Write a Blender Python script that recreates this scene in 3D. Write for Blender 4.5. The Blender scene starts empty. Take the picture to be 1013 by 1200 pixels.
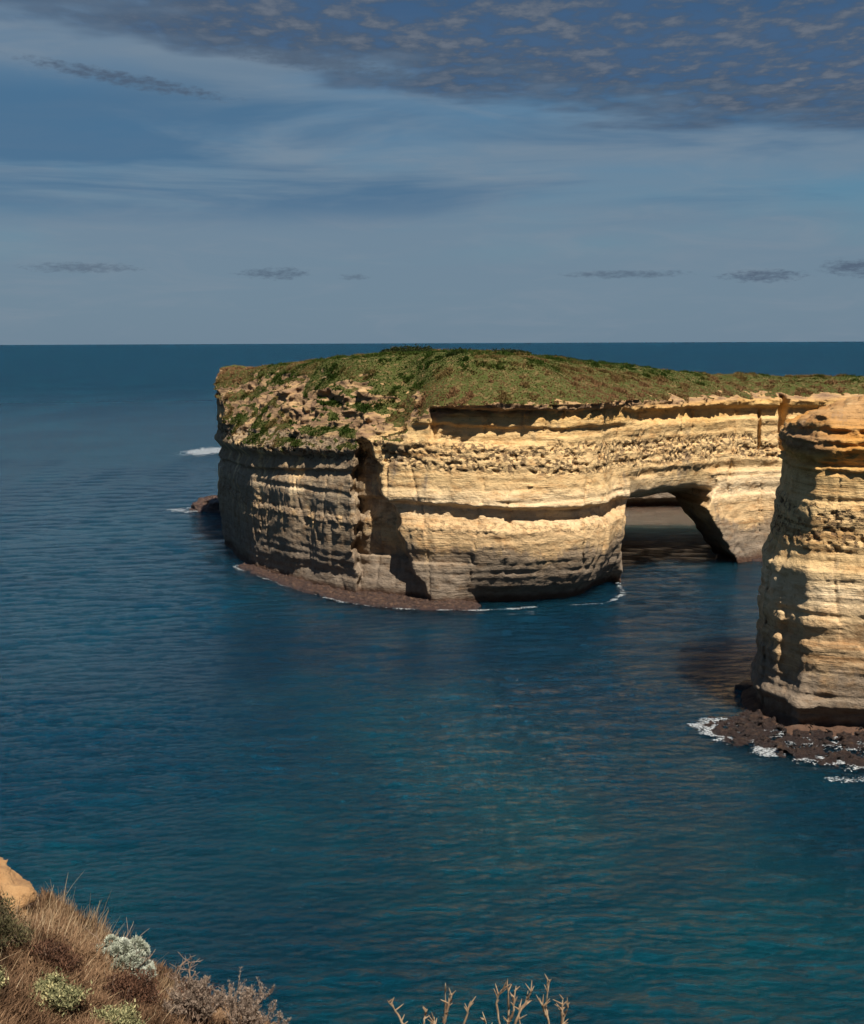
import bpy, math, random
import numpy as np
from concurrent.futures import ThreadPoolExecutor
from mathutils import Matrix, Vector
R = math.radians
random.seed(7)
rng = np.random.default_rng(11)
scene = bpy.context.scene
col = scene.collection

# ------------------------------------------------------------------ camera
CAM_H = 45.0
cam_d = bpy.data.cameras.new("camera")
cam = bpy.data.objects.new("camera", cam_d); col.objects.link(cam)
cam_d.sensor_fit = 'VERTICAL'; cam_d.sensor_height = 24.0; cam_d.lens = 30.0
cam_d.clip_start = 0.1; cam_d.clip_end = 200000.0
cam.matrix_world = Matrix.Translation((0, 0, CAM_H)) @ Matrix.Rotation(R(90 - 7.557), 4, 'X') @ Matrix.Rotation(R(-0.226), 4, 'Z')
scene.camera = cam

# ------------------------------------------------------------------ sun, sky, exposure
SUN_EL, SUN_AZ = R(57), R(180 - 23)          # azimuth clockwise from +y: behind the camera, to the right
sdir = Vector((math.sin(SUN_AZ) * math.cos(SUN_EL), math.cos(SUN_AZ) * math.cos(SUN_EL), math.sin(SUN_EL)))
sun_d = bpy.data.lights.new("sun", 'SUN'); sun_d.energy = 5.0; sun_d.angle = R(0.5); sun_d.color = (1.0, 0.93, 0.82)
sun = bpy.data.objects.new("sun", sun_d); col.objects.link(sun)
sun.rotation_euler = sdir.to_track_quat('Z', 'Y').to_euler()
scene.view_settings.view_transform = 'Standard'; scene.view_settings.look = 'None'
scene.view_settings.exposure = 0.6; scene.view_settings.gamma = 1.0
scene.view_settings.use_curve_mapping = False
scene.render.engine = 'CYCLES'
scene.cycles.max_bounces = 6; scene.cycles.diffuse_bounces = 3; scene.cycles.glossy_bounces = 3
scene.cycles.use_denoising = True


class NT:
    """tiny node-tree helper"""
    def __init__(s, nt):
        s.nt = nt; s.n = nt.nodes; s.l = nt.links
    def node(s, t, **kw):
        o = s.n.new(t)
        for k, v in kw.items(): setattr(o, k, v)
        return o
    def put(s, sock, v):
        if v is None: return
        if isinstance(v, bpy.types.NodeSocket): s.l.new(v, sock)
        else: sock.default_value = v
    def math(s, op, a, b=None, c=None, clamp=False):
        o = s.node('ShaderNodeMath', operation=op); o.use_clamp = clamp
        s.put(o.inputs[0], a); s.put(o.inputs[1], b)
        if c is not None: s.put(o.inputs[2], c)
        return o.outputs[0]
    def vmath(s, op, a, b=None, out=0):
        o = s.node('ShaderNodeVectorMath', operation=op)
        s.put(o.inputs[0], a); s.put(o.inputs[1], b)
        return o.outputs[out]
    def mapr(s, v, a, b, c=0.0, d=1.0, smooth=True):
        o = s.node('ShaderNodeMapRange'); o.interpolation_type = 'SMOOTHSTEP' if smooth else 'LINEAR'
        s.put(o.inputs[0], v); s.put(o.inputs[1], a); s.put(o.inputs[2], b); s.put(o.inputs[3], c); s.put(o.inputs[4], d)
        return o.outputs[0]
    def mix(s, f, a, b, blend='MIX'):
        o = s.node('ShaderNodeMix', data_type='RGBA', blend_type=blend); o.clamp_factor = True
        s.put(o.inputs[0], f)
        for i, v in ((6, a), (7, b)):
            if isinstance(v, tuple) and len(v) == 3: v = (*v, 1.0)
            s.put(o.inputs[i], v)
        return o.outputs[2]
    def noise(s, vec, scale=1.0, detail=4.0, rough=0.55, out=0, dist=0.0):
        o = s.node('ShaderNodeTexNoise'); s.put(o.inputs['Vector'], vec)
        o.inputs['Scale'].default_value = scale; o.inputs['Detail'].default_value = detail
        o.inputs['Roughness'].default_value = rough; o.inputs['Distortion'].default_value = dist
        return o.outputs[out]
    def ramp(s, f, stops, interp='LINEAR'):
        o = s.node('ShaderNodeValToRGB'); s.put(o.inputs[0], f); cr = o.color_ramp; cr.interpolation = interp
        while len(cr.elements) < len(stops): cr.elements.new(0.5)
        for e, (p, c) in zip(cr.elements, stops):
            e.position = p; e.color = (*c, 1.0) if len(c) == 3 else c
        return o.outputs[0]
    def scl(s, vec, v):
        return s.vmath('MULTIPLY', vec, v)
    def comb(s, x, y, z):
        o = s.node('ShaderNodeCombineXYZ'); s.put(o.inputs[0], x); s.put(o.inputs[1], y); s.put(o.inputs[2], z)
        return o.outputs[0]
    def sep(s, v):
        o = s.node('ShaderNodeSeparateXYZ'); s.put(o.inputs[0], v); return o.outputs


def make_world():
    w = bpy.data.worlds.new("World"); scene.world = w; w.use_nodes = True
    t = NT(w.node_tree); t.n.clear()
    out = t.node('ShaderNodeOutputWorld'); bg = t.node('ShaderNodeBackground'); t.l.new(bg.outputs[0], out.inputs[0])
    sky = t.node('ShaderNodeTexSky', sky_type='NISHITA'); sky.sun_disc = False
    sky.sun_elevation = SUN_EL; sky.sun_rotation = SUN_AZ
    sky.altitude = 50; sky.air_density = 1.0; sky.dust_density = 0.6; sky.ozone_density = 3.0
    d = t.node('ShaderNodeTexCoord').outputs['Generated']
    x, y, z = t.sep(d)
    hor = t.math('SQRT', t.math('ADD', t.math('MULTIPLY', x, x), t.math('MULTIPLY', y, y)))
    el = t.math('MULTIPLY', t.math('ARCTAN2', z, hor), 57.2958)       # degrees above the horizon
    az = t.math('MULTIPLY', t.math('ARCTAN2', x, y), 57.2958)         # degrees right of +y
    zc = t.math('MAXIMUM', z, 0.02)
    px = t.math('DIVIDE', x, zc); py = t.math('DIVIDE', y, zc)
    plane = t.comb(px, py, 0.0)                                       # a flat cloud layer overhead
    c = t.mix(1.0, sky.outputs[0], (0.36, 0.64, 0.76), 'MULTIPLY')
    # thin high veil, pale and smooth, with blue gaps
    veil_n = t.noise(t.comb(t.math('MULTIPLY', az, 0.05), t.math('MULTIPLY', el, 0.26), 3.1), 1.0, 4, 0.5, dist=0.3)
    veil = t.mapr(veil_n, 0.15, 0.60)
    veil = t.math('MAXIMUM', veil, t.mapr(el, 4.8, 3.2))
    c = t.mix(t.math('MULTIPLY', veil, 0.90), c, (2.2, 3.12, 4.15))
    fine = t.noise(t.comb(t.math('MULTIPLY', az, 0.16), t.math('MULTIPLY', el, 0.9), 7.7), 1.0, 6, 0.6, dist=0.8)
    c = t.mix(t.mapr(fine, 0.42, 0.75, 0.0, 0.42), c, (2.9, 3.6, 4.4))
    gapn = t.noise(t.comb(t.math('MULTIPLY', az, 0.055), t.math('MULTIPLY', el, 0.50), 21.3), 1.0, 5, 0.55, dist=0.4)
    gapm = t.math('MULTIPLY', t.mapr(t.math('ADD', gapn, t.mapr(az, 4.0, -17.0, 0.0, 0.20)), 0.47, 0.70), t.math('MULTIPLY', t.mapr(el, 4.6, 6.4), t.mapr(el, 12.0, 10.0)))
    c = t.mix(t.math('MULTIPLY', gapm, 0.8), c, (0.75, 1.95, 3.5))
    # altocumulus deck
    edge_n = t.noise(plane, 0.9, 4, 0.6)
    cell = t.noise(t.scl(plane, (5.0, 3.2, 1.0)), 1.5, 5, 0.60)
    big = t.noise(plane, 0.8, 3, 0.5)
    # signed position past the deck's far edge
    e = t.math('ADD', 5.55, t.math('MULTIPLY', px, 0.46))
    e = t.math('SUBTRACT', e, t.math('MULTIPLY', t.math('MAXIMUM', t.math('MULTIPLY', px, -1.0), 0.0), 0.65))
    e = t.math('SUBTRACT', e, py)
    e = t.math('ADD', e, t.math('MULTIPLY', t.math('SUBTRACT', edge_n, 0.5), 3.0))
    deck = t.mapr(e, -0.15, 0.75)
    solid = t.mapr(e, 1.3, 0.1)
    cov = t.mapr(t.math('ADD', cell, t.math('MULTIPLY', solid, 0.10)), 0.38, 0.62)
    cov = t.math('MULTIPLY', cov, deck)
    gapmix = t.math('MULTIPLY', deck, t.mapr(el, 10.0, 25.0, 0.8, 0.97))
    c = t.mix(gapmix, c, (0.50, 1.25, 2.65))
    tone = t.mapr(cell, 0.42, 0.72)
    cc = t.mix(tone, (0.80, 1.22, 1.9), (1.9, 2.25, 2.85))
    cc = t.mix(t.mapr(e, 0.9, 0.1, 0.0, 0.8), cc, (1.05, 1.6, 2.35))
    c = t.mix(t.math('MULTIPLY', cov, t.mapr(big, 0.2, 0.5, 0.7, 0.95)), c, cc)
    # long dark streak and small flat cumulus low down
    def bank(c, a0, e0, wa, we, tilt, colr, st, fr=1.0, seed=0.0):
        da = t.math('DIVIDE', t.math('SUBTRACT', az, a0), wa)
        de = t.math('SUBTRACT', t.math('SUBTRACT', el, e0), t.math('MULTIPLY', t.math('SUBTRACT', az, a0), tilt))
        up = t.math('DIVIDE', de, t.math('MULTIPLY', we, 1.0))
        n = t.noise(t.comb(t.math('MULTIPLY', az, 0.9 * fr), t.math('MULTIPLY', el, 2.6 * fr), seed), 1.0, 6, 0.62)
        r = t.math('ADD', t.math('MULTIPLY', da, da), t.math('MULTIPLY', up, up))
        v = t.math('ADD', t.math('SUBTRACT', 1.0, r), t.math('MULTIPLY', t.math('SUBTRACT', n, 0.5), 4.2))
        return t.mix(t.math('MULTIPLY', t.mapr(v, -0.4, 1.5), st), c, colr)
    c = bank(c, -13.0, 10.9, 4.2, 0.30, -0.15, (0.95, 1.40, 2.15), 0.85, 2.0, 1.0)
    c = bank(c, -4.6, 11.7, 4.8, 0.34, -0.12, (1.05, 1.55, 2.3), 0.6, 2.4, 2.0)
    c = bank(c, -15.0, 3.2, 2.4, 0.22, 0.0, (1.25, 1.8, 2.55), 0.7, 3.0, 3.0)
    c = bank(c, -6.9, 3.0, 1.5, 0.26, 0.0, (1.15, 1.7, 2.45), 0.8, 3.0, 8.4)
    c = bank(c, -3.4, 2.85, 0.7, 0.14, 0.0, (1.3, 1.85, 2.6), 0.6, 3.0, 9.9)
    c = bank(c, 8.6, 2.9, 2.6, 0.18, 0.0, (1.2, 1.75, 2.5), 0.75, 3.0, 5.3)
    c = bank(c, 14.3, 2.75, 1.7, 0.27, 0.0, (1.05, 1.5, 2.25), 0.85, 2.6, 6.0)
    c = bank(c, 18.1, 3.0, 1.4, 0.36, -0.05, (1.05, 1.5, 2.25), 0.85, 2.6, 7.5)
    t.l.new(c, bg.inputs[0]); bg.inputs[1].default_value = 0.05
make_world()

# ------------------------------------------------------------------ numeric helpers
_perm = rng.permutation(256).astype(np.int32)
_grad = rng.normal(size=(256, 3)).astype(np.float32); _grad /= np.linalg.norm(_grad, axis=1, keepdims=True)

def pn(x, y, z, seed=0):
    """perlin noise, about -0.7..0.7"""
    x = np.asarray(x, np.float32) + np.float32(seed * 17.3); y = np.asarray(y, np.float32) + np.float32(seed * 9.1); z = np.asarray(z, np.float32) + np.float32(seed * 5.7)
    x, y, z = np.broadcast_arrays(x, y, z)
    xi = np.floor(x).astype(np.int32); yi = np.floor(y).astype(np.int32); zi = np.floor(z).astype(np.int32)
    fx = x - xi; fy = y - yi; fz = z - zi
    u = fx * fx * fx * (fx * (fx * 6 - 15) + 10); v = fy * fy * fy * (fy * (fy * 6 - 15) + 10); w = fz * fz * fz * (fz * (fz * 6 - 15) + 10)
    res = 0
    for dx in (0, 1):
        a = _perm[(xi + dx) & 255]
        for dy in (0, 1):
            b = _perm[(a + yi + dy) & 255]
            for dz in (0, 1):
                g = _grad[_perm[(b + zi + dz) & 255]]
                val = g[..., 0] * (fx - dx) + g[..., 1] * (fy - dy) + g[..., 2] * (fz - dz)
                res = res + val * (u if dx else 1 - u) * (v if dy else 1 - v) * (w if dz else 1 - w)
    return res

def fbm(x, y, z, oct=3, seed=0, gain=0.5):
    a, s, r = 1.0, 1.0, 0
    for i in range(oct):
        r = r + a * pn(x * s, y * s, z * s, seed + i * 3); a *= gain; s *= 2.03
    return r

def stair(v, k, sharp=0.14):
    q = v * k; f = np.floor(q); r_ = q - f
    return (f + sst(r_, 0.5 - sharp, 0.5 + sharp)) / k

def sst(x, a, b):
    t = np.clip((x - a) / (b - a), 0, 1); return t * t * (3 - 2 * t)

def poly_sd(X, Y, pts):
    """signed distance to a polygon, negative inside"""
    d = np.full(X.shape, 1e9, np.float32); inside = np.zeros(X.shape, bool)
    n = len(pts)
    for i in range(n):
        ax, ay = pts[i]; bx, by = pts[(i + 1) % n]
        ex, ey = bx - ax, by - ay
        t = np.clip(((X - ax) * ex + (Y - ay) * ey) / (ex * ex + ey * ey), 0, 1)
        dx = X - ax - t * ex; dy = Y - ay - t * ey
        d = np.minimum(d, dx * dx + dy * dy)
        c = ((ay > Y) != (by > Y)) & (X < (bx - ax) * (Y - ay) / ((by - ay) if by != ay else 1e-9) + ax)
        inside ^= c
    d = np.sqrt(d)
    return np.where(inside, -d, d).astype(np.float32)

def mesh_obj(name, verts, faces, mat=None, parent=None, smooth=True, tris=None):
    """faces: (n,4) or (n,3) int array, or a list of both kinds"""
    me = bpy.data.meshes.new(name)
    fl = faces if isinstance(faces, list) else [faces]
    fl = [np.asarray(f, np.int32) for f in fl if len(f)]
    loops = np.concatenate([f.ravel() for f in fl]); cnt = np.concatenate([np.full(len(f), f.shape[1], np.int32) for f in fl])
    verts = np.asarray(verts, np.float32)
    me.vertices.add(len(verts)); me.vertices.foreach_set('co', verts.ravel())
    me.loops.add(len(loops)); me.loops.foreach_set('vertex_index', loops)
    me.polygons.add(len(cnt)); st = np.concatenate([[0], np.cumsum(cnt)[:-1]]).astype(np.int32)
    me.polygons.foreach_set('loop_start', st); me.polygons.foreach_set('loop_total', cnt)
    if smooth: me.polygons.foreach_set('use_smooth', np.ones(len(cnt), bool))
    me.update(calc_edges=True); me.validate()
    if mat: me.materials.append(mat)
    o = bpy.data.objects.new(name, me); col.objects.link(o)
    if parent: o.parent = parent
    return o

def set_attr(o, name, vals):
    a = o.data.attributes.new(name, 'FLOAT', 'POINT'); a.data.foreach_set('value', np.asarray(vals, np.float32))

def tag(o, label=None, cat=None, group=None, kind=None):
    if label: o['label'] = label
    if cat: o['category'] = cat
    if group: o['group'] = group
    if kind: o['kind'] = kind
    return o

def empty(name, loc):
    o = bpy.data.objects.new(name, None); o.location = loc; col.objects.link(o); o.empty_display_size = 0.5
    return o

def rebase(o, root):
    """parent keeping world position (the mesh is in world coordinates)"""
    o.parent = root; o.matrix_parent_inverse = Matrix.Translation(-Vector(root.location))

def surface_nets(F, org, d):
    """F: volume, negative inside.  returns vertices, quads"""
    S = F < 0
    nx, ny, nz = F.shape
    s = S[:-1, :-1, :-1].astype(np.int8)
    for i in (0, 1):
        for j in (0, 1):
            for k in (0, 1):
                if i or j or k: s = s + S[i:nx - 1 + i, j:ny - 1 + j, k:nz - 1 + k]
    cells = np.argwhere((s > 0) & (s < 8))
    idx = np.full((nx - 1, ny - 1, nz - 1), -1, np.int32)
    ci, cj, ck = cells.T
    idx[ci, cj, ck] = np.arange(len(cells))
    acc = np.zeros((len(cells), 3), np.float32); cnt = np.zeros(len(cells), np.float32)
    corner = {(i, j, k): F[ci + i, cj + j, ck + k] for i in (0, 1) for j in (0, 1) for k in (0, 1)}
    for (a, va) in corner.items():
        for ax in range(3):
            if a[ax]: continue
            b = list(a); b[ax] = 1; vb = corner[tuple(b)]
            m = (va < 0) != (vb < 0)
            t = np.where(m, va / np.where(m, va - vb, 1), 0)
            for q in range(3):
                acc[:, q] += np.where(m, a[q] + (t if q == ax else 0), 0)
            cnt += m
    V = (cells + acc / cnt[:, None]) * np.array(d, np.float32) + np.array(org, np.float32)
    quads = []
    for ax in range(3):
        o1, o2 = [(1, 2), (2, 0), (0, 1)][ax]
        A = [slice(None)] * 3; B = [slice(None)] * 3
        A[ax] = slice(0, -1); B[ax] = slice(1, None)
        for q in (o1, o2): A[q] = slice(1, -1); B[q] = slice(1, -1)
        sa, sb = S[tuple(A)], S[tuple(B)]
        for flip in (0, 1):
            e = np.argwhere((sa & ~sb) if not flip else (~sa & sb))
            if not len(e): continue
            e = e.copy(); e[:, o1] += 1; e[:, o2] += 1
            def at(p, q):
                g = e.copy(); g[:, o1] -= p; g[:, o2] -= q
                return idx[g[:, 0], g[:, 1], g[:, 2]]
            qd = np.stack([at(1, 1), at(0, 1), at(0, 0), at(1, 0)], 1)
            quads.append(qd[:, ::-1] if flip else qd)
    return V, np.concatenate(quads)

def build_sdf(base, detail, lo, hi, d, band=3.2):
    """base(X,Y,Z)->cheap field on the whole grid; detail(x,y,z,f)->offset evaluated near the surface"""
    xs = np.arange(lo[0], hi[0], d[0], dtype=np.float32); ys = np.arange(lo[1], hi[1], d[1], dtype=np.float32); zs = np.arange(lo[2], hi[2], d[2], dtype=np.float32)
    X, Y = np.meshgrid(xs, ys, indexing='ij')
    F = base(X, Y, zs)
    m = np.abs(F) < band
    i, j, k = np.nonzero(m)
    x, y, z, fm = xs[i], ys[j], zs[k], F[m]
    ch = np.array_split(np.arange(len(x)), max(1, len(x) // 150000))
    with ThreadPoolExecutor(4) as ex:
        F[m] = np.concatenate(list(ex.map(lambda c: detail(x[c], y[c], z[c], fm[c]), ch)))
    return surface_nets(F, lo, d)

def vert_normals(V, Q):
    a, b, c, d_ = (V[Q[:, i]] for i in range(4))
    n = np.cross(c - a, d_ - b); N = np.zeros_like(V)
    for i in range(4):
        for q in range(3): N[:, q] += np.bincount(Q[:, i], n[:, q], len(V))
    return N / np.maximum(np.linalg.norm(N, axis=1, keepdims=True), 1e-9)

_s1 = rng.normal(size=4096).astype(np.float32)
def n1(t):
    """smooth 1-D noise -1..1, sharpish steps"""
    i = np.floor(t).astype(np.int32); f = t - i; f = sst(f, 0.25, 0.75)
    return (np.tanh(_s1[i & 4095]) * (1 - f) + np.tanh(_s1[(i + 1) & 4095]) * f)

# ------------------------------------------------------------------ rock material
def rock_material(name, ztop, warm=0.0, grey_x=None, low=(0.52, 0.35, 0.18), low2=(0.28, 0.215, 0.15)):
    m = bpy.data.materials.new(name); m.use_nodes = True
    t = NT(m.node_tree); t.n.clear()
    out = t.node('ShaderNodeOutputMaterial'); b = t.node('ShaderNodeBsdfPrincipled'); t.l.new(b.outputs[0], out.inputs[0])
    P = t.node('ShaderNodeNewGeometry').outputs['Position']
    x, y, z = t.sep(P)
    warp = t.noise(t.scl(P, (0.05, 0.05, 0.1)), 1.0, 4, 0.6)
    zw = t.math('ADD', z, t.math('MULTIPLY', t.math('SUBTRACT', warp, 0.5), 7.0))
    zw = t.math('ADD', zw, t.math('MULTIPLY', x, 0.02))
    f = t.math('DIVIDE', zw, 42.0)
    k = warm
    colr = t.ramp(f, [
        (0.00, (0.14, 0.10, 0.075)), (0.05, (0.20, 0.155, 0.12)), (0.15, low2), (0.21, low),
        (0.33, tuple(0.5 * (a + b) for a, b in zip(low, (0.68, 0.47, 0.25)))), (0.40, (0.70, 0.54, 0.34)), (0.50, (0.60, 0.41, 0.20)), (0.62, (0.64, 0.44, 0.215)),
        (0.72, (0.64, 0.43, 0.195)), (0.78, (0.60, 0.37 - 0.05 * k, 0.13 - 0.05 * k)), (0.84, (0.50, 0.29 - 0.05 * k, 0.11 - 0.05 * k)),
        (0.90, (0.42, 0.24, 0.10)), (1.0, (0.42, 0.24, 0.10))])
    # fine strata tints
    lay = t.noise(t.comb(t.math('MULTIPLY', x, 0.03), t.math('MULTIPLY', y, 0.03), t.math('MULTIPLY', z, 1.3)), 1.0, 6, 0.7)
    colr = t.mix(t.math('MULTIPLY', t.mapr(lay, 0.50, 0.66, 0.0, 0.8), t.mapr(t.noise(P, 0.11, 4), 0.40, 0.62, 0.1, 1.0)), colr, t.mix(1.0, colr, (0.58, 0.47, 0.36), 'MULTIPLY'))
    colr = t.mix(t.mapr(lay, 0.48, 0.30, 0.0, 0.35), colr, (0.70, 0.52, 0.29))
    # grey weathering skin: mostly low down and on the sheltered western face
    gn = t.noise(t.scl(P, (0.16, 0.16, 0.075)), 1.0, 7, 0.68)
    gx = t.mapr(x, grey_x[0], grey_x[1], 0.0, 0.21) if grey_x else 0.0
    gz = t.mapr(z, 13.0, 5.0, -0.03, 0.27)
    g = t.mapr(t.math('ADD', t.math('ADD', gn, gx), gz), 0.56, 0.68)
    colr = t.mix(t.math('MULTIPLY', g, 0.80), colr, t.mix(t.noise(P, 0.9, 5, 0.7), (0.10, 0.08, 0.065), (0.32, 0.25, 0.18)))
    # black lichen and seep streaks running down
    sn = t.noise(t.scl(P, (0.55, 0.55, 0.06)), 1.0, 6, 0.7)
    colr = t.mix(t.math('MULTIPLY', t.mapr(sn, 0.60, 0.72), t.mapr(z, 30.0, 6.0, 0.1, 0.65)), colr, (0.085, 0.07, 0.055))
    # small speckle
    sp = t.noise(P, 2.2, 6, 0.75)
    mott = t.noise(t.scl(P, (0.35, 0.35, 0.8)), 1.0, 6, 0.7)
    colr = t.mix(t.mapr(mott, 0.47, 0.66, 0.0, 0.6), colr, t.mix(1.0, colr, (0.66, 0.50, 0.36), 'MULTIPLY'))
    colr = t.mix(t.mapr(sp, 0.54, 0.70, 0.0, 0.65), colr, (0.17, 0.11, 0.06))
    # honeycomb pits: shade in the hollows painted in as dark brown
    pit = t.node('ShaderNodeAttribute'); pit.attribute_name = 'pit'
    pn1 = t.noise(t.scl(P, (1.25, 1.25, 1.7)), 1.0, 3, 0.55)
    pmask = t.math('MULTIPLY', t.mapr(pn1, 0.50, 0.585), pit.outputs['Fac'])
    colr = t.mix(t.math('MULTIPLY', pmask, 0.82), colr, (0.13, 0.08, 0.045))
    # platy brown caprock
    cap = t.node('ShaderNodeAttribute'); cap.attribute_name = 'cap'
    cn = t.noise(t.scl(P, (0.3, 0.3, 1.6)), 1.0, 6, 0.7)
    capc = t.ramp(cn, [(0.30, (0.10, 0.06, 0.04)), (0.48, (0.26, 0.16, 0.09)), (0.62, (0.44, 0.28, 0.13)), (0.8, (0.50, 0.40, 0.28))])
    colr = t.mix(cap.outputs['Fac'], colr, capc)
    # wet, weed-dark foot
    wet = t.mapr(t.math('ADD', z, t.math('MULTIPLY', t.noise(P, 0.6, 4), 1.6)), 2.6, 1.5)
    colr = t.mix(wet, colr, t.mix(t.noise(P, 1.7, 5, 0.7), (0.030, 0.018, 0.014), (0.15, 0.085, 0.055)))
    # soil and turf
    tf = t.node('ShaderNodeAttribute'); tf.attribute_name = 'turf'
    tn = t.noise(P, 0.9, 6, 0.7)
    tcol = t.ramp(tn, [(0.3, (0.050, 0.065, 0.010)), (0.5, (0.055, 0.062, 0.014)), (0.65, (0.17, 0.11, 0.045))])
    tm = t.mapr(t.math('ADD', tf.outputs['Fac'], t.math('MULTIPLY', t.math('SUBTRACT', sp, 0.5), 0.7)), 0.40, 0.60)
    colr = t.mix(tm, colr, tcol)
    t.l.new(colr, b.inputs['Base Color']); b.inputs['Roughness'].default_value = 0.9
    b.inputs['Specular IOR Level'].default_value = 0.2
    # relief too small for the mesh
    h1 = t.noise(t.scl(P, (0.7, 0.7, 1.3)), 1.0, 8, 0.66)
    h2 = t.noise(P, 2.4, 6, 0.7)
    h3 = t.math('MULTIPLY', t.noise(t.comb(t.math('MULTIPLY', x, 0.08), t.math('MULTIPLY', y, 0.08), t.math('MULTIPLY', z, 1.5)), 1.0, 4, 0.6), t.mapr(t.noise(P, 0.13, 3), 0.4, 0.65, 0.0, 1.2))
    rg = t.node('ShaderNodeTexNoise'); rg.noise_type = 'RIDGED_MULTIFRACTAL'; t.l.new(t.scl(P, (0.5, 0.5, 0.9)), rg.inputs['Vector'])
    rg.inputs['Scale'].default_value = 1.0; rg.inputs['Detail'].default_value = 6; rg.inputs['Roughness'].default_value = 0.6
    lh = t.noise(t.comb(t.math('MULTIPLY', x, 0.25), t.math('MULTIPLY', y, 0.25), t.math('MULTIPLY', z, 5.0)), 1.0, 3, 0.6)
    h = t.math('ADD', t.math('ADD', h1, t.math('MULTIPLY', h2, 0.4)), t.math('SUBTRACT', t.math('MULTIPLY', h3, 0.5), t.math('MULTIPLY', pmask, 0.7)))
    h = t.math('SUBTRACT', h, t.math('MULTIPLY', rg.outputs[0], 0.12))
    h = t.math('ADD', h, t.math('MULTIPLY', t.math('MULTIPLY', lh, t.mapr(t.noise(P, 0.16, 4), 0.42, 0.62, 0.05, 1.0)), 0.6))
    bp = t.node('ShaderNodeBump'); bp.inputs['Strength'].default_value = 0.8; bp.inputs['Distance'].default_value = 0.5
    t.l.new(h, bp.inputs['Height']); t.l.new(bp.outputs[0], b.inputs['Normal'])
    return m

# ------------------------------------------------------------------ island with the arch
ISL = [(-53, 322), (-48, 286), (-40, 262), (-36, 252), (-26, 238), (-14.5, 224.5), (-6, 220), (0, 217), (8, 215), (18, 215.5), (26, 218), (31, 223),
       (34, 231), (40, 238.5), (52, 250), (62, 259.5), (68, 262.5), (80, 264), (95, 262), (135, 268), (135, 300), (90, 298), (62, 294), (45, 294), (38, 312), (20, 330), (-12, 338), (-45, 338)]
PR_Z = np.array([-3, 0, 2.0, 3.2, 5.0, 9, 13, 15.2, 16.6, 17.3, 18.2, 22, 27.5, 28.2, 30.4, 30.8, 33.2, 33.8, 36, 50], np.float32)
PR_R = np.array([5.2, 4.8, 4.0, 2.5, 1.6, 0.3, 0.0, 1.5, 1.9, 0.1, 0.3, 0.7, 1.0, 1.4, 1.6, 0.9, 1.5, 0.2, 0.0, 0.0], np.float32)
PL_Z = np.array([-3, 0, 2, 4, 12, 19, 20.5, 21, 23, 24.2, 25, 27, 50], np.float32)
PL_I = np.array([0.3, 0.6, 1.0, 0.5, 0.5, 0.7, 1.6, 0.6, 1.4, 0.0, -0.4, 0.0, 0.0], np.float32)
PS_Z = np.array([-3, 0, 6, 12, 19.5, 20.5, 22, 28, 30.3, 31, 32.6, 33.2, 50], np.float32)
PS_I = np.array([-1.6, -1.4, -1.0, -0.2, 0.2, 0.8, 0.1, 0.5, 0.4, 1.0, 1.0, -0.2, 0.0], np.float32)

def isl_top(x, y, d0):
    din = np.maximum(-d0, 0)
    P = 36.9 + 6.0 * np.exp(-((x - 3) / 45.0) ** 2)
    left = sst(x, 0.0, -16.0); back = sst(y, 262, 296)
    rim = 34.6 - 9.0 * left * (1 - back) + 2.2 * left * back - 1.3 * sst(x, 30, 60)
    rim = rim - 3.6 * np.exp(-((x + 5.5) / 5.0) ** 2)
    slope = 0.36 + 0.78 * left * (1 - 0.5 * back) + 0.12 * sst(x, 40, 10)
    t = rim + slope * din
    k = 1.6
    h = np.clip(0.5 + 0.5 * (P - t) / k, 0, 1)
    return P * (1 - h) + t * h - k * h * (1 - h) + 0.5 * fbm(x / 7, y / 7, 0 * x, 3, 5) + 0.25 * pn(x / 1.7, y / 1.7, 0 * x, 31)

def ledge_warp(x, y):
    return 0.55 * pn(x / 6, y / 6, 0 * x, 600) + 0.30 * pn(x / 2.1, y / 2.1, 0 * x, 601) + 0.15 * pn(x / 0.9, y / 0.9, 0 * x, 602)

def isl_inset(x, y, z, warp=None, lib=np.interp):
    z = z + (ledge_warp(x, y) if warp is None else warp)
    wl = sst(x, -10.0, -16.0); ws = sst(x, 33, 39)
    zz = z + 0.02 * (x - 15)
    r = lib(zz, PR_Z, PR_R); l = lib(zz - 0.12 * (x + 25), PL_Z, PL_I); s = lib(zz, PS_Z, PS_I)
    # undercut only on the right-hand block
    foot = np.where(z < 7, 0.1 + 0.9 * sst(x, 3, 9), 1.0)
    r = r * foot
    i = l * wl + s * ws + r * (1 - wl - ws)
    # gully right of the buttress, narrow at the top and wide at its foot
    wig = 0.5 * np.sin(z * 0.55) + 0.25 * np.sin(z * 1.9 + 1)
    xl = -13.6 + wig; xr = xl + 1.4 + 11.0 * np.clip(1 - z / 30.0, 0, 1) + 0.4 * np.sin(z * 0.9)
    i = i + 4.0 * sst(x, xl - 0.2, xl + 0.2) * sst(x, xr + 0.5, xr - 0.5) * sst(z, 30.5, 25.0) * sst(y, 240, 232) * (0.55 + 0.45 * sst(z, 1.0, 8.0))
    # roofed alcove high on the front
    a = sst(x, -0.6, 0.1) * sst(x, 22.0, 12.0) * sst(z, 27.2, 28.4) * sst(z, 34.0, 33.4)
    i = i + 1.6 * a
    # vertical slot in the right-hand pier
    i = i + 3.0 * sst(np.abs(x - 72.3), 1.0, 0.45) * sst(z, 20, 23) + 1.2 * sst(np.abs(x - 67.2), 0.45, 0.15) * sst(z, 22, 24) * sst(z, 32, 30)
    return i

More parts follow.
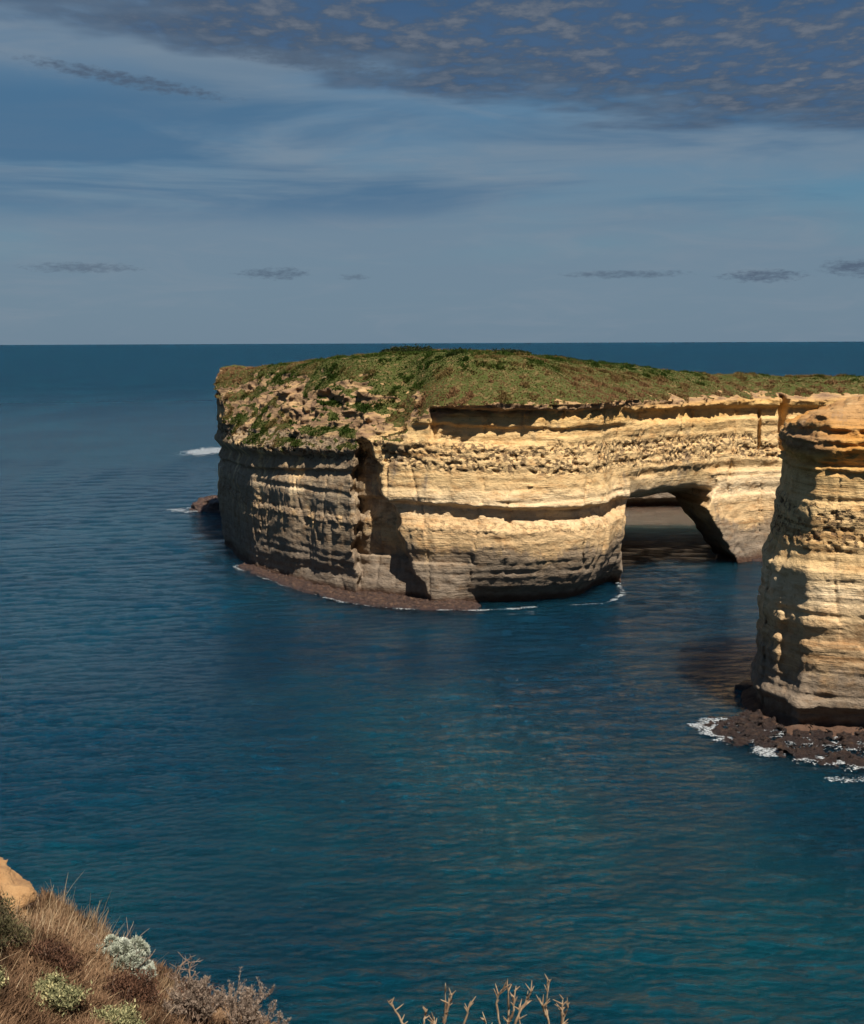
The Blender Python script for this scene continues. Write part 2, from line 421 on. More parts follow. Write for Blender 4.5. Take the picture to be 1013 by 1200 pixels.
def isl_tunnel(x, y, z):
    s = (x - 33) * (-0.695) + (y - 231) * 0.72        # depth behind the span's front face
    roof = np.interp(s + 0.5 * pn(x / 3, y / 3, 0 * x, 83), [-4, 0, 1.1, 1.6, 2.0, 14, 60], [21.6, 21.2, 20.6, 18.4, 17.4, 13.4, 13.4])
    lens = 12.0 + 2.2 * np.exp(-((x - 48.6) / 3.2) ** 2)
    roof = np.minimum(roof, np.where(y > 279, lens, 99)) 
    xl = 34.6 + 0.13 * (y - 231) + 0.25 * np.clip(z - 8, 0, 9) * 0.5
    xr = np.interp(z, [-3, 0, 4, 9, 12, 14, 18, 22], [63.0, 62.2, 59.3, 55.8, 54.0, 55.0, 60.0, 61.5]) - 0.36 * np.clip(s - 1.0, 0, 16) * sst(z, 12.5, 15.5) - 0.16 * (np.minimum(y, 271) - 260) + 0.5 * np.maximum(y - 271, 0)
    rr = roof - 0.055 * np.maximum(x - 50, 0) ** 2 - 0.05 * np.maximum(40 - x, 0) ** 2
    return np.minimum(np.minimum(x - xl, xr - x), rr - z)

def isl_base(X, Y, zs):
    d0 = poly_sd(X, Y, ISL)
    top = isl_top(X, Y, d0)
    F = np.empty(X.shape + (len(zs),), np.float32); warp = ledge_warp(X, Y)
    for k, z in enumerate(zs):
        zf = np.full(X.shape, z, np.float32)
        f = np.maximum(d0 + isl_inset(X, Y, zf, warp), z - top)
        F[..., k] = np.maximum(f, isl_tunnel(X, Y, zf))
    return F

def pits(x, y, z, amt, seed=0):
    a = pn(x / 0.8, y / 0.8, z / 0.62, 40 + seed); b = pn(x / 3.6, y / 3.6, z / 1.5, 50 + seed)
    return amt * sst(a + 0.5 * b, 0.05, 0.26)

def cliff_noise(x, y, z):
    big = 1.5 * pn(x / 13, y / 13, z / 22, 1) + 1.2 * stair(pn(x / 6.5, y / 6.5, z / 16, 2), 4.0, 0.07) + 0.35 * stair(pn(x / 3.1, y / 3.1, z / 6, 6), 3.0, 0.08)
    zz = z + 1.1 * pn(x / 17, y / 17, z / 17, 3) + 0.22 * pn(x / 5, y / 5, z / 4, 4)
    mod = 0.6 + 0.9 * pn(x / 8, y / 8, z / 3, 9)
    st = (0.26 * n1(zz / 2.1) + 0.26 * n1(zz / 0.72 + 50)) * np.clip(mod, 0.0, 1.3)
    crack = -0.6 * sst(np.abs(pn(x / 6.5, y / 6.5, z / 40, 12)), 0.028, 0.0)
    return big + st - crack + 0.18 * fbm(x / 2.2, y / 2.2, z / 0.8, 3, 15, 0.65)

def isl_detail(x, y, z, f0):
    d0 = poly_sd(x, y, ISL); top = isl_top(x, y, d0)
    left = sst(x + 4 * pn(x / 7, y / 7, z / 5, 77), 4.0, -12.0) * sst(y, 300, 262)
    w = d0 + isl_inset(x, y, z)
    n = cliff_noise(x, y, z)
    band = sst(z + 0.03 * (x - 15) + 1.2 * pn(x / 6, y / 6, 0 * z, 22), 22.2, 23.2) * sst(z + 0.03 * (x - 15) + 1.5 * pn(x / 5, y / 5, 0 * z, 23), 28.2, 27.0)
    band = np.maximum(band, 0.55 * sst(z, 12.2, 12.8) * sst(z, 14.6, 14.0) * sst(x, 36, 28))
    w = w + n * np.where(z < 3, 0.6, 1.0) * 0.72 + 0.5 * pits(x, y, z, 1.0) * band
    # thin projecting plates in the caprock
    zz = z + 0.5 * pn(x / 9, y / 9, z / 9, 60)
    capz = sst(z, 31.5, 33.2) * (1 - left)
    w = w + capz * 1.1 * fbm(x / 2.4, y / 2.4, z / 0.9, 3, 66, 0.6)
    w = w - capz * (0.9 * n1(zz / 0.62 + 7) * (0.6 + pn(x / 3, y / 3, z / 2, 61)))
    # craggy broken slope on the left
    crag = left * sst(z, 22.5, 26.5) * sst(z, 40.5, 37.5)
    cr = (0.25 + 1.1 * sst(pn(x / 8, y / 8, z / 6, 79), -0.15, 0.25)) * 2.9 * fbm(x / 5.5, y / 5.5, z / 2.6, 4, 70, 0.58) + 0.8 * n1(zz / 1.5 + 90) * np.clip(0.4 + 2 * pn(x / 5, y / 5, z / 4, 71), 0, 1)
    # outcrop band on the left
    ob = np.exp(-((z - 36.3) / 1.6) ** 2) * sst(x, -28, -22) * sst(x, -2, -8)
    # rocky knob at the far left corner
    knob = np.exp(-(((x + 50) / 5.0) ** 2 + ((y - 306) / 12.0) ** 2))
    t = z - top + crag * cr * 1.1 - ob * 1.5 - knob * (1.1 + 1.8 * fbm(x / 3, y / 3, z / 1.5, 2, 75))
    w = w + crag * 0.5 * cr
    f = np.maximum(w, t)
    tn = isl_tunnel(x, y, z) + 0.5 * fbm(x / 5, y / 5, z / 3, 3, 80) + 0.35 * n1((z + 0.4 * pn(x / 6, y / 6, z / 6, 81)) / 1.3 + 33)
    return np.maximum(f, tn)

def finish_rock(o, V, N, turf, cap):
    x, y, z = V.T
    set_attr(o, 'turf', turf); set_attr(o, 'cap', cap)

isl = empty('rock_arch_island', (10, 260, 0))
tag(isl, 'long flat-topped sandstone island with a natural arch and a grassy top', 'rock arch')
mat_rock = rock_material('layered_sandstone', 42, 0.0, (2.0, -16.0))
V, Q = build_sdf(isl_base, isl_detail, (-60, 206, -3.0), (112, 345, 46.5), (0.32, 0.32, 0.25), 3.0)
N = vert_normals(V, Q)
rock = mesh_obj('rock_body', V, Q, mat_rock); rebase(rock, isl)
x, y, z = V.T
d0 = poly_sd(x, y, ISL); top = isl_top(x, y, d0)
band = sst(z + 0.03 * (x - 15) + 1.2 * pn(x / 6, y / 6, 0 * z, 22), 22.0, 23.2) * sst(z + 0.03 * (x - 15) + 1.5 * pn(x / 5, y / 5, 0 * z, 23), 28.4, 27.0)
band = np.maximum(band, 0.5 * sst(z, 12.0, 12.8) * sst(z, 14.8, 14.0) * sst(x, 36, 28))
set_attr(rock, 'pit', band * sst(pn(x / 3.6, y / 3.6, z / 1.5, 50), -0.5, 0.05))
leftw = sst(x + 4 * pn(x / 7, y / 7, z / 5, 77), 4.0, -12.0) * sst(y, 300, 262)
knob = np.exp(-(((x + 50) / 5.0) ** 2 + ((y - 306) / 12.0) ** 2))
rimz = 33.9 - 9.4 * sst(leftw, 0.1, 0.6) + 2.4 * fbm(x / 3.5, y / 3.5, 0 * x, 3, 98) - 0.4
turf = sst(N[:, 2] + 0.55 * fbm(x / 3.2, y / 3.2, z / 3.2, 3, 90) - 0.5 * knob - leftw * sst(z, 39, 36) * (0.10 + 0.5 * sst(pn(x / 8, y / 8, z / 6, 79), -0.1, 0.25)), 0.34, 0.52) * sst(z, rimz, rimz + 1.0) * sst(z, top - 3.6, top - 2.0)
set_attr(rock, 'turf', turf)
set_attr(rock, 'cap', sst(z + 0.8 * pn(x / 5, y / 5, z / 5, 95), 32.6 - 5 * leftw, 33.8 - 5 * leftw) * (1 - turf))
set_attr(rock, 'dummy', turf * 0)

# ------------------------------------------------------------------ turf: a dense field of small blade clumps
def leaf_material(name, stops, scale, detail_scale=None, trans=0.15, attr=True):
    m = bpy.data.materials.new(name); m.use_nodes = True
    t = NT(m.node_tree); t.n.clear()
    out = t.node('ShaderNodeOutputMaterial'); b = t.node('ShaderNodeBsdfPrincipled')
    P = t.node('ShaderNodeNewGeometry').outputs['Position']
    n = t.noise(P, scale, 5, 0.6)
    if attr:
        a = t.node('ShaderNodeAttribute'); a.attribute_name = 'tint'
        n = t.math('ADD', t.math('MULTIPLY', n, 0.45), t.math('MULTIPLY', a.outputs['Fac'], 0.6))
    c = t.ramp(n, stops)
    t.l.new(c, b.inputs['Base Color']); b.inputs['Roughness'].default_value = 0.75
    b.inputs['Specular IOR Level'].default_value = 0.15
    tr = t.node('ShaderNodeBsdfTranslucent'); t.l.new(c, tr.inputs[0])
    mx = t.node('ShaderNodeMixShader'); mx.inputs[0].default_value = trans
    t.l.new(b.outputs[0], mx.inputs[1]); t.l.new(tr.outputs[0], mx.inputs[2]); t.l.new(mx.outputs[0], out.inputs[0])
    return m

def blades(pos, nrm, h, w, k, spread, seed=1, tri=True, bend=0.35):
    """k blades from every position; each a two-segment strip ending in a point"""
    r = np.random.default_rng(seed); n = len(pos)
    P = np.repeat(pos, k, 0); H = np.repeat(h, k) * r.uniform(0.6, 1.15, n * k); W = np.repeat(w, k) * r.uniform(0.7, 1.3, n * k)
    a = r.uniform(0, 2 * np.pi, n * k); L = r.uniform(0.1, 1.0, n * k) * spread
    lean = np.stack([np.cos(a) * L, np.sin(a) * L, np.ones(n * k)], 1)
    if nrm is not None: lean += 0.5 * np.repeat(nrm, k, 0)
    lean /= np.linalg.norm(lean, axis=1, keepdims=True)
    P = P + np.stack([np.cos(a), np.sin(a), 0 * a], 1) * (H * 0.25 * r.uniform(0, 1, n * k))[:, None]
    b = r.uniform(0, 2 * np.pi, n * k); side = np.stack([np.cos(b), np.sin(b), 0 * b], 1) * (W * 0.5)[:, None]
    mid = P + lean * (H * 0.55)[:, None]
    tip = P + lean * H[:, None] + np.stack([np.cos(a), np.sin(a), -0.3 + 0 * a], 1) * (H * bend * L)[:, None]
    Vv = np.stack([P - side, P + side, mid + side * 0.8, mid - side * 0.8, tip], 1).reshape(-1, 3)
    base = np.arange(n * k)[:, None] * 5
    return Vv, base + np.array([[0, 1, 2, 3]]), base + np.array([[3, 2, 4]])

sel = np.nonzero((turf > 0.45) & (y < 305))[0]
p_keep = np.clip(1.4 - (y[sel] - 230) / 110, 0.35, 1)
sel = sel[rng.uniform(size=len(sel)) < p_keep * 0.55]
tp = V[sel] + rng.normal(size=(len(sel), 3)) * np.array([0.12, 0.12, 0.0]) - np.array([0, 0, 0.08])
hh = 0.18 + 0.62 * sst(fbm(tp[:, 0] / 2.6, tp[:, 1] / 2.6, tp[:, 2] / 4, 3, 100), 0.02, 0.5)
bv, bq, bt = blades(tp, N[sel], hh, np.full(len(sel), 0.17), 7, 1.1, 5)
m_turf = leaf_material('turf_blades', [(0.18, (0.020, 0.034, 0.006)), (0.36, (0.032, 0.060, 0.007)), (0.50, (0.052, 0.074, 0.012)), (0.62, (0.19, 0.125, 0.045)), (0.82, (0.25, 0.14, 0.065))], 0.3, trans=0.3)
turf_o = mesh_obj('grass', bv, [bq, bt], m_turf, smooth=False)
td0 = -d0[sel]; lx = leftw[sel]
tint = 0.43 + 0.55 * sst(td0 + 5 * fbm(tp[:, 0] / 6, tp[:, 1] / 6, 0 * tp[:, 0], 2, 103), 14.0, 3.0) * (1 - 0.75 * lx) + 0.75 * fbm(tp[:, 0] / 8, tp[:, 1] / 11, 0 * tp[:, 0], 4, 101) - 0.12 * lx
tint = tint + 0.28 * sst(tp[:, 0], -12, -30) * sst(tp[:, 2], 38.0, 39.5)
set_attr(turf_o, 'tint', np.repeat(np.repeat(tint, 7), 5) + np.repeat(rng.normal(size=len(sel) * 7) * 0.03, 5))
tag(turf_o, 'green and rust-brown coastal grass covering the top of the arch island', 'grass', kind='stuff')

# dark scrub along the skyline of the island: leafy thickets with a woody core
m_scrub = leaf_material('dark_scrub_leaves', [(0.2, (0.010, 0.018, 0.006)), (0.6, (0.030, 0.042, 0.012)), (0.9, (0.06, 0.06, 0.02))], 1.2)
m_wood = leaf_material('grey_wood', [(0.3, (0.10, 0.075, 0.05)), (0.7, (0.20, 0.16, 0.11))], 3.0, trans=0.0, attr=False)

def top_at(x, y):
    X = np.array([[x]], np.float32); Y = np.array([[y]], np.float32)
    return float(isl_top(X, Y, poly_sd(X, Y, ISL))[0, 0])

def tubes(paths, sides=5):
    """paths: list of (points(n,3), radii(n))"""
    VV, QQ = [], []; off = 0
    for pts, rad in paths:
        pts = np.asarray(pts, float); n = len(pts)
        tang = np.gradient(pts, axis=0); tang /= np.maximum(np.linalg.norm(tang, axis=1, keepdims=True), 1e-9)
        ref = np.array([0.3, 0.9, 0.2]); u = np.cross(tang, ref); u /= np.maximum(np.linalg.norm(u, axis=1, keepdims=True), 1e-6)
        v = np.cross(tang, u)
        ang = np.arange(sides) * 2 * np.pi / sides
        ring = pts[:, None, :] + np.asarray(rad)[:, None, None] * (np.cos(ang)[None, :, None] * u[:, None] + np.sin(ang)[None, :, None] * v[:, None])
        VV.append(ring.reshape(-1, 3))
        i = np.arange(n - 1)[:, None] * sides; j = np.arange(sides)[None]; j2 = (j + 1) % sides
        QQ.append(np.stack([i + j, i + j2, i + sides + j2, i + sides + j], -1).reshape(-1, 4) + off)
        off += n * sides
    return np.concatenate(VV), np.concatenate(QQ)

def branching(root, direction, length, radius, depth, r, out, spread=0.6, kids=(2, 3), shrink=0.72, knob=0.0, wob=0.12, up=0.1):
    n = 5; pts = [np.array(root, float)]; d = np.array(direction, float); d /= np.linalg.norm(d)
    for i in range(n - 1):
        d = d + r.normal(size=3) * wob + np.array([0, 0, up * 0.3]); d /= np.linalg.norm(d)
        pts.append(pts[-1] + d * length / (n - 1))
    rad = np.linspace(radius, radius * 0.65, n)
    if depth == 0 and knob: rad[-1] = radius * 0.3; rad[-2] = radius * (1 + knob)
    out.append((np.array(pts), rad))
    if depth > 0:
        for _ in range(r.integers(kids[0], kids[1] + 1)):
            nd = d + r.normal(size=3) * spread + np.array([0, 0, up]); f = r.uniform(0.55, 1.0); k = int(round(f * (n - 1)))
            branching(pts[k], nd, length * shrink * r.uniform(0.75, 1.15), radius * 0.66, depth - 1, r, out, spread, kids, shrink, knob, wob, up)

def add_stems(root, n, fn, mat, sides=4):
    ends = []
    for i in range(n):
        br = []; fn(i, br); v, q = tubes(br, sides); mesh_obj('stem', v, q, mat, root); ends += br
    return ends

def thicket(x0, y0, rx, ry, rz, label, seed, n=5):
    r = np.random.default_rng(seed); zb = top_at(x0, y0)
    root = empty('thicket', (x0, y0, zb - 0.2)); tag(root, label, 'scrub', 'dark scrub thickets on the island skyline')
    add_stems(root, 7, lambda i, br: branching((r.uniform(-rx, rx) * .7, r.uniform(-ry, ry) * .5, 0), (r.normal() * .3, r.normal() * .3, 1), rz * 0.5, 0.07, 2, r, br, 0.5), m_wood)
    m = int(900 * rx * rz / 4)
    u = r.uniform(-1, 1, m); vv = r.uniform(-1, 1, m)
    lump = 0.72 + 0.28 * np.sin(u * 9 + seed) * np.cos(vv * 5 + seed * 2) + 0.12 * r.normal(size=m)
    hz = np.sqrt(np.clip(1 - u * u - 0.6 * vv * vv, 0.02, 1)) * lump * rz
    pos = np.stack([u * rx, vv * ry, hz * r.uniform(0.25, 1.0, m)], 1)
    fv, fq, ft = blades(pos, None, np.full(m, 0.34), np.full(m, 0.24), 3, 1.4, seed)
    fo = mesh_obj('foliage', fv, [fq, ft], m_scrub, root, smooth=False)
    set_attr(fo, 'tint', np.repeat(r.uniform(0, 0.9, m * 3), 5))

thicket(-4.5, 279, 6.5, 3.5, 1.7, 'largest dark green thicket, highest point of the island skyline', 3)
thicket(6.0, 281, 4.5, 3.0, 1.05, 'low dark thicket just right of the highest one on the island skyline', 4)
thicket(16.5, 281, 5.0, 3.0, 1.0, 'low dark thicket at the right end of the island skyline scrub', 6)
thicket(25.5, 279, 4.0, 2.6, 0.8, 'small dark thicket farthest right on the island skyline, before the slope falls', 8)

# wave-cut ledges and reefs ---------------------------------------------------
def reef(name, poly, h, mat, d=0.3, rough=0.5, seed=0, skirt=1.2, slope=0.5):
    xs = [p[0] for p in poly]; ys = [p[1] for p in poly]
    def base(X, Y, zs):
        d0 = poly_sd(X, Y, poly)
        return np.maximum((d0[..., None] + (zs[None, None] * slope)) * 0.9, zs[None, None] - h)
    def det(x, y, z, f):
        d0 = poly_sd(x, y, poly)
        edge = d0 + z * slope + 1.6 * skirt * fbm(x / 3.0, y / 3.0, z / 2.0, 3, 110 + seed)
        tp = z - h * np.clip(0.75 - d0 * 0.10, 0.5, 1.0) - rough * fbm(x / 1.5, y / 1.5, z / 1.0, 4, 120 + seed, 0.68) - 0.6 * rough * pn(x / 6, y / 6, 0 * z, 130 + seed)
        return np.maximum(edge * 0.9, tp)
    V, Q = build_sdf(base, det, (min(xs) - 4, min(ys) - 4, -1.2), (max(xs) + 4, max(ys) + 4, h + 2.6), (d, d, d * 0.8), 4.0)
    o = mesh_obj(name, V, Q, mat)
    return o

def reef_material(dark=1.0):
    m = bpy.data.materials.new('weedy_reef_rock'); m.use_nodes = True
    t = NT(m.node_tree); t.n.clear()
    out = t.node('ShaderNodeOutputMaterial'); b = t.node('ShaderNodeBsdfPrincipled'); t.l.new(b.outputs[0], out.inputs[0])
    P = t.node('ShaderNodeNewGeometry').outputs['Position']; x, y, z = t.sep(P)
    n = t.noise(P, 1.3, 7, 0.75)
    c = t.ramp(n, [(0.32, (0.012, 0.008, 0.007)), (0.48, (0.045, 0.024, 0.018)), (0.58, (0.10, 0.055, 0.035)), (0.72, (0.24, 0.15, 0.08))])
    c = t.mix(t.mapr(z, 0.7, 0.1), c, t.mix(n, (0.012, 0.009, 0.008), (0.07, 0.035, 0.03)))
    c = t.mix(1.0, c, (dark, dark, dark), 'MULTIPLY')
    t.l.new(c, b.inputs['Base Color']); b.inputs['Roughness'].default_value = 0.45
    bp = t.node('ShaderNodeBump'); bp.inputs['Strength'].default_value = 1.0; bp.inputs['Distance'].default_value = 0.5
    rg = t.node('ShaderNodeTexNoise'); rg.noise_type = 'RIDGED_MULTIFRACTAL'; t.l.new(P, rg.inputs['Vector']); rg.inputs['Scale'].default_value = 1.3; rg.inputs['Detail'].default_value = 6
    t.l.new(t.math('ADD', t.noise(P, 2.2, 8, 0.8), t.math('MULTIPLY', rg.outputs[0], -0.25)), bp.inputs['Height']); t.l.new(bp.outputs[0], b.inputs['Normal'])
    return m
m_reef = reef_material(); m_reef_dark = reef_material(0.55)
ledge = reef('wave_cut_ledge', [(-40, 256), (-37.5, 251.5), (-31, 241), (-24.4, 230.0), (-16, 220.5), (-8.3, 214.5), (0, 212.4), (7.6, 212.4), (8.5, 216), (0, 221), (-14, 230), (-26, 243), (-36, 257)], 0.7, m_reef, 0.26, 0.6, 0, 0.7)
rebase(ledge, isl)
foot = reef('pier_foot_ledge', [(58.5, 262), (61, 260.4), (69, 259.6), (75, 261), (75, 266), (60, 267)], 0.6, m_reef, 0.35, 0.3, 2, 0.4)
rebase(foot, isl)
o = reef('reef', [(-67, 344), (-60, 341), (-53, 336), (-48, 330), (-49, 350), (-56, 362), (-64, 358)], 3.0, m_reef, 0.4, 0.9, 5, 1.5, 1.1)
tag(o, 'low dark brown rock spit running out from the far left foot of the arch island', 'rock spit')

# ------------------------------------------------------------------ sheltered cliff beyond the arch
FAR = [(36, 352), (52, 346), (70, 347), (92, 350), (130, 348), (130, 372), (40, 372)]
def far_base(X, Y, zs):
    d0 = poly_sd(X, Y, FAR)
    return np.maximum(d0[..., None] + 0 * zs[None, None], zs[None, None] - 24.0)
def far_detail(x, y, z, f):
    d0 = poly_sd(x, y, FAR)
    und = 3.0 * sst(z, 2.6, 1.6)
    return np.maximum(d0 + und + cliff_noise(x + 300, y, z), z - 24 - 2 * fbm(x / 9, y / 9, 0 * z, 3, 140))
V, Q = build_sdf(far_base, far_detail, (30, 338, -2), (136, 376, 28), (0.6, 0.6, 0.45), 4.0)
mat_far = rock_material('pale_sandstone', 42, 0.0, None)
o = mesh_obj('sea_cliff', V, Q, mat_far)
fN = vert_normals(V, Q)
set_attr(o, 'turf', sst(fN[:, 2], 0.5, 0.7) * sst(V[:, 2], 21, 22)); set_attr(o, 'pit', V[:, 0] * 0); set_attr(o, 'cap', V[:, 0] * 0)
tag(o, 'distant pale cliff with a dark wave-worn foot, glimpsed low through the arch opening', 'sea cliff')

# ------------------------------------------------------------------ near cliff on the right
NC = [(39.9, 151.5), (40.1, 149.0), (42.3, 143.6), (46.0, 142.0), (50.0, 140.8), (60, 136.5), (80, 131.5), (104, 136), (104, 178), (70, 182), (48, 172), (42, 162)]
NZ = np.array([-3, 0, 1.0, 2.4, 3.4, 8, 19, 20.5, 22.8, 26.4, 27.0, 29, 30.4, 31.0, 32.4, 33.0, 34.5, 36, 50], np.float32)
NI = np.array([-1.2, -0.6, 1.4, 1.1, -0.2, 0.1, 0.3, 0.9, 1.0, 0.9, 1.6, 1.3, 1.2, 1.5, 1.5, 0.6, 1.2, 2.4, 6.0], np.float32)
def nc_top(x, y, d0):
    din = np.maximum(-d0, 0)
    t = 34.4 + 0.75 * din - 0.022 * din ** 2 * (din < 17) - np.where(din >= 17, 0.022 * 289 + (din - 17) * 0.75, 0)
    t = np.minimum(t, 35.7 + 0.36 * np.clip(x - 42, 0, 11) - 0.13 * np.clip(y - 147, 0, 30)) + 0.6 * fbm(x / 4, y / 4, 0 * x, 4, 150, 0.6)
    return 0.35 * t + 0.65 * stair(t + 0.3 * pn(x / 1.5, y / 1.5, 0 * x, 151), 1.5, 0.16)
def nc_base(X, Y, zs):
    d0 = poly_sd(X, Y, NC); top = nc_top(X, Y, d0)
    return np.maximum(d0[..., None] + 0 * zs[None, None], zs[None, None] - top[..., None])
def nc_detail(x, y, z, f):
    d0 = poly_sd(x, y, NC); top = nc_top(x, y, d0)
    i = np.interp(z + 1.1 * ledge_warp(x, y), NZ, NI)
    leftf = sst(x, 46, 41) 
    i = i + leftf * (np.clip(z - 19, 0, 20) * 0.20)                     # the prow leans back as it rises
    foot = sst(x, 44.0, 46.5) * sst(x, 60, 52)
    i = i - np.where(z < 3.0, 1.0, 0) * 0.0
    # a shallow recess just right of the prow gives it a straight shaded edge
    i = i + 0.5 * sst(x, 40.6, 41.6) * sst(x, 44.5, 42.2) * sst(z, 3, 8) * sst(z, 21, 14)
    n = 0.75 * pn(x / 9, y / 9, z / 20, 201) + 0.42 * stair(pn(x / 3.6, y / 3.6, z / 14, 202), 3.0, 0.07)
    zz = z + 0.7 * pn(x / 14, y / 14, z / 14, 203) + 0.2 * pn(x / 3, y / 3, z / 3, 204)
    mod = np.clip(0.65 + 0.9 * pn(x / 6, y / 6, z / 2.5, 209), 0.15, 1.3)
    n = n + (0.26 * n1(zz / 1.6) + 0.22 * n1(zz / 0.55 + 50)) * mod * 0.85 - 1.3 * leftf * sst(z, 6.0, 1.0)
    n = n + 0.3 * sst(np.abs(pn(x / 5, y / 5, z / 45, 212)), 0.03, 0.0) + 0.13 * fbm(x / 1.6, y / 1.6, z / 0.8, 3, 215, 0.65)
    band = sst(z + 0.9 * pn(x / 5, y / 5, 0 * z, 222), 21.0, 21.8) * sst(z + 0.9 * pn(x / 4, y / 4, 0 * z, 223), 26.8, 26.2)
    a = pn(x / 0.8, y / 0.8, z / 0.65, 240); b = pn(x / 2.0, y / 2.0, z / 1.1, 250)
    p = 0.45 * sst(a + 0.5 * b, 0.12, 0.30) * band
    capn = sst(z, 29.5, 30.5) * sst(z, 37.5, 35.8) * (-0.9 * fbm(x / 2, y / 2, z / 0.8, 3, 262, 0.6) + 0.9 * n1(zz / 0.45 + 7) * (0.6 + pn(x / 2.5, y / 2.5, z / 1.5, 261)))
    return np.maximum(d0 + i + n + p - capn, z - top)
V, Q = build_sdf(nc_base, nc_detail, (36, 129, -2), (84, 172, 41.5), (0.22, 0.22, 0.18), 3.2)
N = vert_normals(V, Q)
mat_nc = rock_material('ochre_sandstone', 42, 1.0, None, (0.40, 0.27, 0.15), (0.31, 0.22, 0.135))
nc = empty('sea_cliff', (55, 150, 0))
tag(nc, 'near tall layered sandstone cliff at the right edge with an orange sandy crown', 'sea cliff')
nco = mesh_obj('rock_body', V, Q, mat_nc); rebase(nco, nc)
x, y, z = V.T
band = sst(z + 0.9 * pn(x / 5, y / 5, 0 * z, 222), 21.0, 21.8) * sst(z + 0.9 * pn(x / 4, y / 4, 0 * z, 223), 26.8, 26.2)
a = pn(x / 0.8, y / 0.8, z / 0.65, 240); b = pn(x / 2.0, y / 2.0, z / 1.1, 250)
set_attr(nco, 'pit', band * sst(b, -0.5, 0.05))
set_attr(nco, 'turf', x * 0)
set_attr(nco, 'cap', 0.75 * sst(z, 31.8, 32.6) * sst(z, 35.2, 34.0) * sst(x, 47.5, 43.0))
shelf = reef('wave_cut_shelf', [(31.5, 147), (34.5, 149.5), (38.0, 150.2), (42, 150), (60, 142), (84, 138), (84, 129), (60, 130.5), (45, 131.6), (39.5, 133.8), (36.0, 137.6), (32.5, 142)], 0.18, m_reef_dark, 0.16, 1.25, 9, 1.8, 1.2)
rebase(shelf, nc)
o = reef('rock', [(39.0, 162.2), (40.8, 160.8), (44, 161), (44, 165), (41, 164.6)], 0.9, m_reef, 0.22, 0.3, 12, 0.3)
tag(o, 'small black rock awash beside the left foot of the near cliff', 'rock')

# ------------------------------------------------------------------ sea
r = np.random.default_rng(5)
NW = 46
wl = 0.9 * (11.0 / 0.9) ** (np.arange(NW) / (NW - 1.0)) ** 1.25; wa = R(-72) + r.normal(size=NW) * 0.42; wph = r.uniform(0, 6.28, NW)
wamp = 0.005 * wl ** 0.7
def wave(x, y, spacing):
    h = np.zeros_like(x)
    wx = x + 2.0 * pn(x / 23, y / 23, 0 * x, 300); wy = y + 2.0 * pn(x / 19, y / 19, 0 * x, 301)
    gust = 0.75 + 0.8 * pn(x / 45, y / 30, 0 * x, 302)
    for L, a, p, A in zip(wl, wa, wph, wamp):
        k = 2 * np.pi / L; s = np.sin(k * (wx * np.cos(a) + wy * np.sin(a)) + p)
        h += A * (s + 0.25 * s * s) * np.clip(L / (spacing * 2.5) - 0.6, 0, 1)
    calm = 1 - 0.6 * sst(poly_sd(x, y, [(30, 170), (75, 170), (75, 345), (36, 345)]), 8, -4)
    return h * gust * calm
th = np.concatenate([np.linspace(-180, -27, 60)[:-1], np.linspace(-27, 27, 900), np.linspace(27, 180, 60)[1:-1]])
dy = np.concatenate([np.arange(760, 30, -0.9), np.geomspace(29, 1.0, 60)])
Dr = np.concatenate([[1.0, 20, 40, 60], CAM_H * 1280 / dy])
T, D = np.meshgrid(R(1) * th, Dr)
X = D * np.sin(T); Y = D * np.cos(T)
spc = np.gradient(Dr)[:, None] + 0 * T
spc = np.maximum(spc, np.gradient(R(1) * th)[None, :] * D)
Z = wave(X, Y, spc)
nr, nc_ = X.shape
Vs = np.stack([X, Y, Z], -1).reshape(-1, 3)
i = np.arange(nr - 1)[:, None] * nc_; j = np.arange(nc_)[None]; j2 = (j + 1) % nc_
Qs = np.stack([i + j, i + j2, i + nc_ + j2, i + nc_ + j], -1).reshape(-1, 4)[:, ::-1]
